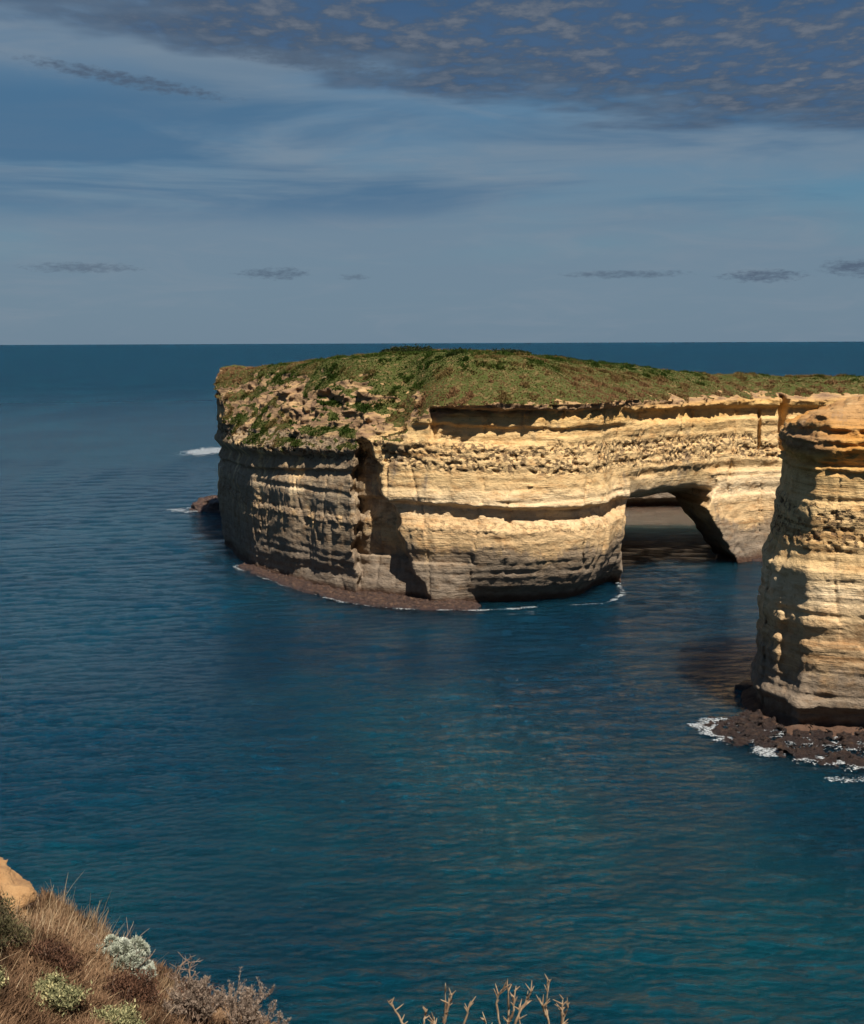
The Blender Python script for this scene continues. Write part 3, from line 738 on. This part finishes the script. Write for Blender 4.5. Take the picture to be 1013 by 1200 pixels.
def sea_material():
    m = bpy.data.materials.new('sea_water'); m.use_nodes = True
    t = NT(m.node_tree); t.n.clear()
    out = t.node('ShaderNodeOutputMaterial'); b = t.node('ShaderNodeBsdfPrincipled'); t.l.new(b.outputs[0], out.inputs[0])
    P = t.node('ShaderNodeNewGeometry').outputs['Position']; x, y, z = t.sep(P)
    dist = t.vmath('LENGTH', t.comb(x, y, 0.0), out=1)
    n = t.noise(t.scl(P, (0.02, 0.012, 0.0)), 1.0, 5, 0.6)
    near = t.mapr(dist, 200.0, 70.0)
    c = t.mix(near, (0.0014, 0.017, 0.036), (0.0012, 0.020, 0.036))
    c = t.mix(t.mapr(n, 0.4, 0.65), c, t.mix(near, (0.0020, 0.027, 0.050), (0.0016, 0.035, 0.049)))
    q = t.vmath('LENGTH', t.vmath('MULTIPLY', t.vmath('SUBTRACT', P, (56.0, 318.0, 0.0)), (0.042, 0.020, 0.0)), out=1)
    brown_patch = t.mapr(t.math('ADD', q, t.math('MULTIPLY', t.noise(P, 0.05, 4), 0.5)), 1.5, 0.8)
    c = t.mix(brown_patch, c, (0.13, 0.105, 0.08))  # browner water in a ragged oval under and beyond the arch
    b.inputs['Subsurface Weight'].default_value = 1.0; b.inputs['Subsurface Scale'].default_value = 90.0
    b.inputs['Subsurface Radius'].default_value = (0.6, 1.0, 1.2)
    t.l.new(c, b.inputs['Base Color']); t.l.new(t.mapr(dist, 250.0, 1500.0, 0.05, 0.38), b.inputs['Roughness']); b.inputs['IOR'].default_value = 1.33; t.l.new(t.mapr(dist, 250.0, 560.0, 0.66, 0.13), b.inputs['Specular IOR Level'])
    def lay(sx, sy, a):
        vr = t.node('ShaderNodeMapping'); vr.inputs['Rotation'].default_value = (0, 0, R(a)); vr.inputs['Scale'].default_value = (sx, sy, 1)
        t.l.new(P, vr.inputs[0]); return vr.outputs[0]
    h1 = t.noise(lay(1.35, 3.0, 14), 1.0, 8, 0.70, dist=0.3)
    h1 = t.math('ADD', t.math('MULTIPLY', h1, 0.65), t.math('MULTIPLY', t.noise(lay(0.8, 1.9, -18), 1.0, 7, 0.68, dist=0.5), 0.55))
    h2 = t.noise(lay(0.22, 0.60, 20), 1.0, 4, 0.6, dist=0.3)
    h3 = t.noise(lay(0.035, 0.10, 12), 1.0, 4, 0.6)
    h = t.math('ADD', t.math('MULTIPLY', h1, t.mapr(dist, 900.0, 350.0, 1.2, 2.6)), t.math('MULTIPLY', h2, t.mapr(dist, 120.0, 350.0, 2.8, 3.6)))
    h = t.math('ADD', h, t.math('MULTIPLY', h3, t.mapr(dist, 300.0, 1500.0, 0.5, 6.0)))
    bp = t.node('ShaderNodeBump'); bp.inputs['Strength'].default_value = 1.0; bp.inputs['Distance'].default_value = 1.0
    t.l.new(h, bp.inputs['Height']); t.l.new(bp.outputs[0], b.inputs['Normal'])
    return m
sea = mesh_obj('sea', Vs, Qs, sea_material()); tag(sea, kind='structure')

# foam: only the cells where the white water is
m_foam = bpy.data.materials.new('sea_foam'); m_foam.use_nodes = True
t = NT(m_foam.node_tree); bf = t.n['Principled BSDF']; bf.inputs['Base Color'].default_value = (0.52, 0.55, 0.57, 1); bf.inputs['Roughness'].default_value = 0.6
fp = t.node('ShaderNodeNewGeometry').outputs['Position']
t.l.new(t.math('MULTIPLY', t.mapr(t.noise(t.scl(fp, (1.0, 1.0, 0.0)), 2.6, 6, 0.75), 0.34, 0.66), 0.8), bf.inputs['Alpha'])
def foam(name, lo, hi, d, fn, label, seed, lift=0.03):
    xs = np.arange(lo[0], hi[0], d, dtype=np.float32); ys = np.arange(lo[1], hi[1], d, dtype=np.float32)
    X, Y = np.meshgrid(xs, ys, indexing='ij')
    m = fn(X, Y)
    web = 1 - np.abs(pn(X / 0.55, Y / 0.4, 0 * X, seed)) * 3.2 + 0.9 * pn(X / 0.25, Y / 0.2, 0 * X, seed + 1)
    big = fbm(X / 3.0, Y / 1.6, 0 * X, 3, seed + 2)
    S = ((m + 0.9 * big + 0.6 * web) > 1.1) & (m > 0.2)
    Dd = np.hypot(X, Y); Z = wave(X, Y, Dd * Dd / (CAM_H * 1024)) + lift + 0.06 * np.clip(m, 0, 1)
    idx = np.arange(X.size).reshape(X.shape)
    c = S[:-1, :-1]
    q = np.stack([idx[:-1, :-1][c], idx[1:, :-1][c], idx[1:, 1:][c], idx[:-1, 1:][c]], 1)
    used = np.unique(q); mp = np.zeros(X.size, np.int32); mp[used] = np.arange(len(used))
    Vv = np.stack([X.ravel(), Y.ravel(), Z.ravel()], 1)[used]
    Vv[:, :2] += rng.normal(size=(len(Vv), 2)) * d * 0.25
    o = mesh_obj(name, Vv, mp[q], m_foam)
    tag(o, label, 'foam', kind='stuff'); return o
SH = [(31.5, 147), (34.5, 149.5), (38.0, 150.2), (42, 150), (60, 142), (84, 138), (84, 129), (60, 130.5), (45, 131.6), (39.5, 133.8), (36.0, 137.6), (32.5, 142)]
foam('foam', (24, 124), (66, 156), 0.11, lambda x, y: (0.35 + 0.8 * sst(fbm(x / 5, y / 4, 0 * x, 2, 407), -0.3, 0.4)) * np.exp(-((poly_sd(x, y, SH) - 0.4 - 1.5 * pn(x / 3, y / 3, 0 * x, 405)) / 1.3) ** 2) * sst(y, 152, 146) + 0.55 * sst(poly_sd(x, y, SH), 1.5, -1), 'white foam washing round the reef at the foot of the near cliff', 400)
foam('foam', (36, 122), (60, 131), 0.11, lambda x, y: 0.95 * np.exp(-((y - 127.5 - 0.06 * (x - 45)) / 1.1) ** 2) * sst(x, 38, 42), 'thin streak of broken white water in front of the reef, low at the right edge', 410)
foam('foam', (-114, 500), (-82, 565), 0.5, lambda x, y: 1.7 * np.exp(-(((x + 93 - 0.1 * (y - 531)) / 9) ** 2 + ((y - 531) / 19) ** 2)), 'white breaking wave out to sea beside the left wall of the island', 420, 0.5)
ledp = [(-40, 256), (-37.5, 251.5), (-31, 241), (-24.4, 230.0), (-16, 220.5), (-8.3, 214.5), (0, 212.4), (7.6, 212.4), (30, 218), (34, 226), (36, 262), (-36, 262)]
foam('foam', (-42, 206), (40, 258), 0.18, lambda x, y: 0.8 * np.exp(-((poly_sd(x, y, ledp) - 0.3) / 0.6) ** 2) * (0.55 + 0.45 * sst(pn(x / 7, y / 7, 0 * x, 431), -0.1, 0.2)), 'thin white wash along the foot of the arch island', 430)
foam('foam', (-78, 334), (-50, 366), 0.3, lambda x, y: 0.95 * np.exp(-((np.hypot((x + 65) / 1.3, (y - 345)) - 3) / 2.2) ** 2), 'small wash of foam at the tip of the far rock spit', 440)

# ------------------------------------------------------------------ headland the camera stands on
def head_h(x, y):
    b = 43.3 - 0.45 * np.maximum(y, 0) - 0.14 * sst(x, -2, 0) * np.maximum(y, 0)
    b = b + 1.9 * np.clip((-1.35 - x) / 3.1, 0, 1.25) ** 1.5 * sst(y, 6, 11)
    b = b + 0.18 * fbm(x / 1.3, y / 1.3, 0 * x, 3, 500) * sst(y, 2, 6)
    edge = 13.1 + 0.8 * pn(x / 2.2, 0 * x, 0 * x, 505) + 3.0 * pn(x / 14, 0 * x, 0 * x, 506) * sst(np.abs(x), 5, 14)
    over = np.maximum(y - edge, 0)
    return np.maximum(b - over * 3.2 - 0.9 * np.minimum(over, 1) + 2.0 * fbm(x / 6, y / 6, 0 * x, 3, 510) * sst(over, 0.5, 4), -3.0)
hx = np.concatenate([np.linspace(-160, -14, 60)[:-1], np.linspace(-14, 8, 180), np.linspace(8, 160, 60)[1:]])
hy = np.concatenate([np.linspace(-160, 0, 30)[:-1], np.linspace(0, 16, 150), np.linspace(16, 34, 40)[1:]])
X, Y = np.meshgrid(hx, hy, indexing='ij'); Z = head_h(X, Y)
idx = np.arange(X.size).reshape(X.shape)
q = np.stack([idx[:-1, :-1], idx[1:, :-1], idx[1:, 1:], idx[:-1, 1:]], -1).reshape(-1, 4)
m = bpy.data.materials.new('headland_soil'); m.use_nodes = True
t = NT(m.node_tree); b = t.n['Principled BSDF']; P = t.node('ShaderNodeNewGeometry').outputs['Position']
c = t.ramp(t.noise(P, 2.2, 7, 0.7), [(0.3, (0.04, 0.025, 0.016)), (0.5, (0.10, 0.06, 0.035)), (0.7, (0.22, 0.13, 0.07))])
t.l.new(c, b.inputs['Base Color']); b.inputs['Roughness'].default_value = 0.95
bp = t.node('ShaderNodeBump'); bp.inputs['Distance'].default_value = 0.08; t.l.new(t.noise(P, 9, 6, 0.7), bp.inputs['Height']); t.l.new(bp.outputs[0], b.inputs['Normal'])
ho = mesh_obj('headland', np.stack([X.ravel(), Y.ravel(), Z.ravel()], 1), q, m); tag(ho, kind='structure')
def hh_(x, y): return float(head_h(np.array([x], np.float32), np.array([y], np.float32))[0])

# ochre sand mound
def mound_base(X, Y, zs):
    return np.sqrt(((X[..., None] + 4.72) / 1.0) ** 2 + ((Y[..., None] - 11.35) / 1.15) ** 2 + ((zs[None, None] - 39.38) / 1.0) ** 2) * 0.9 - 0.82
def mound_det(x, y, z, f):
    return f + 0.20 * fbm(x / 0.45, y / 0.45, z / 0.35, 5, 520, 0.6) + 0.035 * n1(z / 0.07 + x)
V, Q = build_sdf(mound_base, mound_det, (-6.4, 9.9, 37.9), (-3.5, 13.2, 40.7), (0.035, 0.035, 0.035), 0.3)
m = bpy.data.materials.new('ochre_sand'); m.use_nodes = True
t = NT(m.node_tree); b = t.n['Principled BSDF']; P = t.node('ShaderNodeNewGeometry').outputs['Position']
c = t.ramp(t.noise(P, 3.0, 8, 0.7), [(0.3, (0.30, 0.16, 0.07)), (0.5, (0.42, 0.235, 0.10)), (0.7, (0.52, 0.31, 0.14))])
t.l.new(c, b.inputs['Base Color']); b.inputs['Roughness'].default_value = 0.95
bp = t.node('ShaderNodeBump'); bp.inputs['Distance'].default_value = 0.06; t.l.new(t.noise(P, 22, 6, 0.7), bp.inputs['Height']); t.l.new(bp.outputs[0], b.inputs['Normal'])
o = mesh_obj('sand_mound', V, Q, m); tag(o, 'rounded orange sandstone mound at the left edge behind the dry grass', 'sand mound')

# ------------------------------------------------------------------ foreground plants
m_dry = leaf_material('dry_grass_blades', [(0.2, (0.11, 0.06, 0.035)), (0.45, (0.21, 0.13, 0.072)), (0.65, (0.36, 0.245, 0.14)), (0.85, (0.52, 0.40, 0.26))], 2.0)
m_rust = leaf_material('rusty_scrub_leaves', [(0.2, (0.018, 0.013, 0.009)), (0.4, (0.055, 0.032, 0.018)), (0.6, (0.12, 0.066, 0.036)), (0.85, (0.26, 0.16, 0.09))], 3.0)
m_pale = leaf_material('silver_leaves', [(0.2, (0.20, 0.22, 0.16)), (0.5, (0.40, 0.42, 0.33)), (0.85, (0.60, 0.62, 0.54))], 6.0)
m_lime = leaf_material('lime_leaves', [(0.2, (0.06, 0.065, 0.03)), (0.5, (0.17, 0.17, 0.08)), (0.72, (0.36, 0.33, 0.17)), (0.88, (0.58, 0.50, 0.24))], 6.0)
m_twig = leaf_material('grey_brown_twigs', [(0.25, (0.09, 0.06, 0.045)), (0.5, (0.22, 0.15, 0.11)), (0.75, (0.36, 0.26, 0.19))], 14.0, trans=0.0, attr=False)
m_bare = leaf_material('tan_bare_wood', [(0.25, (0.12, 0.07, 0.045)), (0.5, (0.25, 0.17, 0.105)), (0.75, (0.40, 0.30, 0.20))], 30.0, trans=0.0, attr=False)

def thin_grass(name, n, fx, fy, h, w, label, mat, seed, spread=0.45, lean=(0, 0)):
    r = np.random.default_rng(seed)
    X = fx(r, n); Y = fy(r, n, X); Zb = head_h(X.astype(np.float32), Y.astype(np.float32)) - 0.02
    H = h(r, n, X, Y); a = r.uniform(0, 6.28, n); L = r.uniform(0, 1, n) ** 1.3 * spread
    dirx = np.cos(a) * L + lean[0]; diry = np.sin(a) * L + lean[1]
    S = 5; ts = np.linspace(0, 1, S)
    b = r.uniform(-0.6, 0.6, n); sx, sy = np.cos(b), np.sin(b)
    W = w * r.uniform(0.6, 1.3, n)
    V = np.zeros((n, S, 2, 3))
    for k, tt in enumerate(ts):
        cx = X + dirx * H * tt ** 1.6; cy = Y + diry * H * tt ** 1.6; cz = Zb + H * (tt - 0.25 * L * tt * tt)
        ww = W * (1 - tt * 0.85) * 0.5
        V[:, k, 0] = np.stack([cx - sx * ww, cy - sy * ww, cz], 1); V[:, k, 1] = np.stack([cx + sx * ww, cy + sy * ww, cz], 1)
    base = np.arange(n)[:, None, None] * S * 2 + np.arange(S - 1)[None, :, None] * 2
    Q = (base + np.array([0, 1, 3, 2])[None, None]).reshape(-1, 4)
    o = mesh_obj(name, V.reshape(-1, 3), Q, mat, smooth=False)
    set_attr(o, 'tint', np.repeat(r.uniform(0, 1, n), S * 2))
    tag(o, label, 'grass', kind='stuff'); return o

thin_grass('dry_grass', 8000, lambda r, n: np.clip(r.normal(-3.55, 0.42, n), -4.6, -2.75), lambda r, n, X: np.where(X < -3.9, r.uniform(10.2, 10.8, n), r.uniform(10.6, 12.9, n)),
           lambda r, n, X, Y: (0.10 + 0.30 * r.uniform(0, 1, n) ** 2 + 0.28 * (r.uniform(0, 1, n) > 0.985)) * np.clip(0.8 + 1.3 * fbm(X / 0.3, Y / 0.5, 0 * X, 2, 530), 0.3, 1.8) * (0.6 + 0.5 * sst(X, -2.6, -3.6)), 0.010, 'tall dry straw-coloured grass below the orange mound at lower left', m_dry, 21, 0.5, (0.10, 0))
thin_grass('dry_grass', 700, lambda r, n: r.normal(-2.95, 0.3, n), lambda r, n, X: r.uniform(11.2, 12.4, n),
           lambda r, n, X, Y: r.uniform(0.12, 0.38, n), 0.012, 'loose bleached grass stalks leaning beside the silver bush', m_dry, 22, 0.6, (0.25, 0))

thin_grass('dry_grass', 2600, lambda r, n: r.uniform(-4.0, -2.0, n), lambda r, n, X: r.uniform(9.4, 12.4, n),
           lambda r, n, X, Y: r.uniform(0.10, 0.30, n), 0.009, 'scattered bleached dead stalks tangled through the brown scrub on the slope', m_dry, 23, 1.3, (0.1, 0))

# rust-brown undergrowth: twigs + tiny leaves hugging the ground
def undergrowth(n, xr, yr, label, seed, mat, hs=0.22):
    r = np.random.default_rng(seed)
    X = r.uniform(*xr, n); Y = r.uniform(*yr, n)
    lump = fbm(X / 0.55, Y / 0.55, 0 * X, 2, seed)
    k = (lump > -0.28 + 0.25 * r.normal(size=n)) & (((X + 4.72) / 0.95) ** 2 + ((Y - 11.35) / 1.2) ** 2 > 1) & ((X > -3.95) | (Y < 10.6))
    X, Y, lump = X[k], Y[k], lump[k]; n = len(X)
    Zb = head_h(X.astype(np.float32), Y.astype(np.float32)); top = hs * np.clip(0.9 + 1.8 * lump, 0.15, 2.2)
    pos = np.stack([X, Y, Zb + top * r.uniform(0.1, 1, n) ** 0.6], 1)
    v, q4, q3 = blades(pos, None, r.uniform(0.05, 0.13, n), np.full(n, 0.010), 3, 1.2, seed)
    o = mesh_obj('undergrowth', v, [q4, q3], mat, smooth=False)
    set_attr(o, 'tint', np.repeat(np.repeat(0.40 + 0.5 * lump + 0.9 * fbm(X / 0.9, Y / 1.1, 0 * X, 3, 540), 3), 5) + np.repeat(r.uniform(0, 0.5, n * 3), 5) - 0.1)
    tag(o, label, 'undergrowth', kind='stuff')
undergrowth(90000, (-5.2, -1.7), (8.4, 12.9), 'matted rust-brown scrub covering the headland slope at lower left', 31, m_rust, 0.13)

undergrowth(22000, (-16, -5.0), (5, 13.2), 'brown scrub on the headland left of the orange mound', 33, m_rust, 0.12)
undergrowth(22000, (-1.2, 9), (5, 13.2), 'brown scrub on the headland below the bare branches', 34, m_rust, 0.12)

# silver cushion bush
def cushion(loc, rx, rz, seed, label, mat, name='cushion_bush'):
    r = np.random.default_rng(seed)
    root = empty(name, loc); tag(root, label, 'bush')
    br = []
    for i in range(9):
        a = r.uniform(0, 6.28); branching((0, 0, 0), (math.cos(a) * .6, math.sin(a) * .6, 1), rz * 0.55, 0.008, 2, r, br, 0.45)
    v, q = tubes(br, 4); mesh_obj('stem', v, q, m_twig, root)
    lob = []
    for i in range(46):
        u = r.uniform(0.05, 1.0); a = r.uniform(0, 6.28); s = math.sqrt(1 - u * u)
        k = r.uniform(0.72, 0.95)
        lob.append((math.cos(a) * s * rx * k, math.sin(a) * s * rx * k, u * rz * k, r.uniform(0.035, 0.075)))
    pos = []; nr_ = []; tn = []
    for (lx, ly, lz, lr) in lob:
        m = 260; dirs = r.normal(size=(m, 3)); dirs /= np.linalg.norm(dirs, axis=1, keepdims=True)
        pos.append(np.array([lx, ly, lz]) + dirs * lr * r.uniform(0.7, 1.0, (m, 1))); nr_.append(dirs); tn.append(np.full(m, r.uniform(0.25, 0.85)))
    pos = np.concatenate(pos); nr_ = np.concatenate(nr_); tn = np.concatenate(tn)
    v, q4, q3 = blades(pos, nr_ * 3, np.full(len(pos), 0.026), np.full(len(pos), 0.013), 2, 0.7, seed)
    o = mesh_obj('foliage', v, [q4, q3], mat, root, smooth=False)
    set_attr(o, 'tint', np.repeat(np.repeat(tn, 2), 5) + np.repeat(r.uniform(-0.15, 0.25, len(pos) * 2), 5))
cushion((-2.98, 11.5, hh_(-2.98, 11.5) + 0.04), 0.31, 0.52, 41, 'pale silver-green cushion bush standing in the rust-brown scrub', m_pale)

def scatter_leaves(root, centres, n, spread, h, w, mat, seed, k=2, name='foliage'):
    r = np.random.default_rng(seed); c = np.asarray(centres)[r.integers(0, len(centres), n)]
    pos = c + r.normal(size=(n, 3)) * spread
    v, q4, q3 = blades(pos, None, np.full(n, h), np.full(n, w), k, 1.3, seed)
    o = mesh_obj(name, v, [q4, q3], mat, root, smooth=False)
    set_attr(o, 'tint', np.repeat(r.uniform(0.1, 1, n * k), 5)); return o

# lime-flowered low shrubs
for n_, (sx, sy, wid, sd, lab) in enumerate([(-3.1, 9.7, 0.26, 51, 'yellow-green flowering low shrub at the bottom edge below the silver bush'),
                              (-2.62, 9.8, 0.24, 52, 'smaller yellow-green flowering shrub right of the larger one at the bottom edge'),
                              (-3.5, 9.4, 0.18, 53, 'dull green low shrub in the bottom left corner')]):
    r = np.random.default_rng(sd); zb = hh_(sx, sy)
    root = empty('flowering_shrub', (sx, sy, zb)); tag(root, lab, 'shrub', 'low yellow-green shrubs at the bottom edge')
    br = []
    for i in range(16):
        a = r.uniform(0, 6.28); branching((0, 0, 0), (math.cos(a) * wid * 2.2, math.sin(a) * wid * 2.2, 0.8), wid * 0.6, 0.006, 2, r, br, 0.5)
    v, q = tubes(br, 4); mesh_obj('stem', v, q, m_twig, root)
    scatter_leaves(root, [p[0][-1] for p in br], 4200, 0.03, 0.028, 0.011, m_lime, sd)

# fuzzy grey-brown twiggy shrubs
def twiggy(loc, hgt, seed, label, n=14, name='twiggy_shrub', mat=None, leaf=True, rad=0.009, group=None, spreadxy=0.75):
    r = np.random.default_rng(seed); root = empty(name, loc); tag(root, label, 'shrub', group)
    br = []
    for i in range(n):
        a = r.uniform(0, 6.28); s = r.uniform(0.2, 1) * spreadxy
        branching((r.normal() * .04, r.normal() * .04, 0), (math.cos(a) * s, math.sin(a) * s, 1), hgt * 0.42, rad, 3, r, br, 0.42, (2, 3), 0.68, 0.0, 0.10, 0.22)
    v, q = tubes(br, 4); mesh_obj('branches', v, q, mat or m_twig, root)
    if leaf:
        cs = np.concatenate([p[0][1:] for p in br if p[1][0] < rad * 0.5])
        scatter_leaves(root, cs, 5200, 0.006, 0.022, 0.006, m_needle, seed, 2)
m_needle = leaf_material('mauve_brown_needles', [(0.2, (0.09, 0.065, 0.05)), (0.5, (0.20, 0.15, 0.115)), (0.85, (0.38, 0.29, 0.22))], 6.0)
twiggy((-1.78, 11.2, hh_(-1.78, 11.2)+.1), 0.78, 61, 'feathery grey-brown twiggy shrub overhanging the sea at the right end of the slope', 15)
twiggy((-2.2, 11.0, hh_(-2.2, 11.0)+.05), 0.62, 62, 'feathery grey-brown twiggy shrub between the silver bush and the rightmost shrub', 13)
twiggy((-1.4, 10.9, hh_(-1.4, 10.9)+.1), 0.62, 63, 'small feathery shrub lowest and farthest right on the slope', 10)

m_dkred = leaf_material('dark_red_brown_leaves', [(0.2, (0.022, 0.014, 0.010)), (0.5, (0.075, 0.036, 0.022)), (0.85, (0.17, 0.085, 0.05))], 5.0)
m_olive = leaf_material('dull_olive_leaves', [(0.2, (0.020, 0.020, 0.010)), (0.5, (0.065, 0.058, 0.028)), (0.85, (0.15, 0.125, 0.06))], 5.0)
def rusty(x0, y0, w, h, seed, label, mat):
    r = np.random.default_rng(seed); root = empty('rusty_shrub', (x0, y0, hh_(x0, y0))); tag(root, label, 'shrub', 'dark dry shrubs on the slope')
    br = []
    for i in range(14):
        a = r.uniform(0, 6.28); q = r.uniform(0.2, 1.2); branching((0, 0, 0), (math.cos(a) * q * w / h, math.sin(a) * q * w / h, 1), h * 0.5, 0.008, 3, r, br, 0.5, (2, 3), 0.7)
    v, q = tubes(br, 4); mesh_obj('branches', v, q, m_twig, root)
    scatter_leaves(root, np.concatenate([p[0][1:] for p in br if p[1][0] < 0.006]), 4200, 0.035, 0.035, 0.008, mat, seed)
rusty(-3.75, 10.25, 0.4, 0.38, 91, 'dark olive-brown shrub at the left edge below the orange mound', m_olive)
rusty(-2.75, 10.75, 0.34, 0.36, 92, 'dark reddish shrub just below and right of the silver bush', m_dkred)
rusty(-3.3, 10.35, 0.32, 0.30, 93, 'dark reddish low shrub between the dry grass and the yellow-green shrubs', m_dkred)
rusty(-2.35, 11.6, 0.3, 0.40, 94, 'brown shrub on the crest right of the silver bush', m_dkred)

# dead curled twig
def px_path(D, pts, z0=None):
    return pts
r = np.random.default_rng(71)
bx, by, bz = -2.58, 11.9, hh_(-2.58, 11.9) + 0.08
root = empty('dead_shrub', (bx, by, bz)); tag(root, 'small dead curled shrub with bare reddish twigs standing against the sea', 'shrub')
br = [(np.array([[0, 0, 0], [0.02, 0, .12], [0.05, .01, .22], [0.02, .01, .32], [0.06, 0, .42], [0.15, .01, .50]]), np.array([.016, .015, .013, .012, .010, .006])),
      (np.array([[0.04, 0, .20], [0.13, -.01, .24], [0.18, 0, .32], [0.17, .01, .40], [0.19, 0, .48]]), np.array([.013, .011, .010, .008, .004]))]
for k in range(26):
    a = br[k % 2][0]; p = a[r.integers(2, len(a))]
    branching(p, (r.normal() * .8 + .3, r.normal() * .5, r.uniform(0.1, 0.8)), 0.07, 0.004, 1, r, br, 0.7)
v, q = tubes(br, 5); mesh_obj('branches', v, q, m_twig, root)

# bare knobbly branches rising at the bottom centre
def bare(label, base, stems, seed):
    """stems: polylines as (dx, dz) in metres from the base"""
    r = np.random.default_rng(seed); root = empty('bare_shrub', base); tag(root, label, 'shrub', 'bare branching shrubs at the bottom centre')
    for s in stems:
        pts = np.array([(p[0], 0.02 * math.sin(3 * i + seed), p[1]) for i, p in enumerate(s)], float)
        tt = np.linspace(0, len(pts) - 1, 4 * len(pts)); P = np.stack([np.interp(tt, range(len(pts)), pts[:, q]) for q in range(3)], 1)
        P += r.normal(size=P.shape) * 0.0022
        rad = np.linspace(0.0095, 0.0035, len(P)) * (1 + 0.18 * r.normal(size=len(P)).clip(-1, 1.5))
        rad[-1] *= 0.4
        paths = [(P, rad)]
        for k in range(7):
            q0 = P[r.integers(len(P) // 2, len(P))]; ln = r.uniform(0.025, 0.075)
            dv = np.array([r.normal() * .8, r.normal() * .5, 1.0]); dv /= np.linalg.norm(dv)
            paths.append((np.array([q0, q0 + dv * ln * .5, q0 + dv * ln]), np.array([.0052, .004, .0018])))
        v, q = tubes(paths, 6); mesh_obj('branch', v, q, m_bare, root)
# 7 m in front of the camera one metre spans about 214 photo pixels
def b_at(px): return ((px - 506.5) / 214.0, 6.95, 40.72)
bz0 = 1272.0     # photo row of the root height
def st(px0, pts): return [((a - px0) / 214.0, (bz0 - b) / 214.0 * 1.05) for a, b in pts]
bare('bare branch bending left, leftmost of the branches at the bottom edge', b_at(500), [st(500, [(500, 1272), (485, 1225), (470, 1198), (458, 1180), (450, 1164)]), st(500, [(500, 1272), (492, 1220), (494, 1190), (497, 1182)])], 81)
bare('pale forked bare stem second from the left at the bottom edge', b_at(518), [st(518, [(518, 1272), (517, 1220), (520, 1190), (521, 1156)]), st(518, [(517, 1230), (508, 1205), (506, 1192)]), st(518, [(519, 1195), (524, 1175), (529, 1158)]), st(518, [(518, 1272), (538, 1215), (547, 1185), (550, 1172)])], 82)
bare('tallest bare shrub with many knobbly forks at the bottom centre', b_at(598), [st(598, [(598, 1272), (596, 1220), (599, 1180), (597, 1138)]), st(598, [(598, 1240), (588, 1205), (584, 1165), (594, 1148)]), st(598, [(600, 1225), (610, 1185), (622, 1168), (628, 1152)]), st(598, [(598, 1200), (605, 1178), (606, 1158)]), st(598, [(598, 1272), (578, 1220), (571, 1196)]), st(598, [(600, 1250), (614, 1210), (612, 1180)])], 83)
bare('rightmost bare forked stem at the bottom edge, with an upright thin branch', b_at(655), [st(655, [(655, 1272), (652, 1215), (645, 1180), (647, 1140)]), st(655, [(646, 1190), (640, 1172)]), st(655, [(655, 1272), (662, 1210), (668, 1190), (671, 1175)]), st(655, [(664, 1205), (665, 1180), (666, 1168)])], 84)
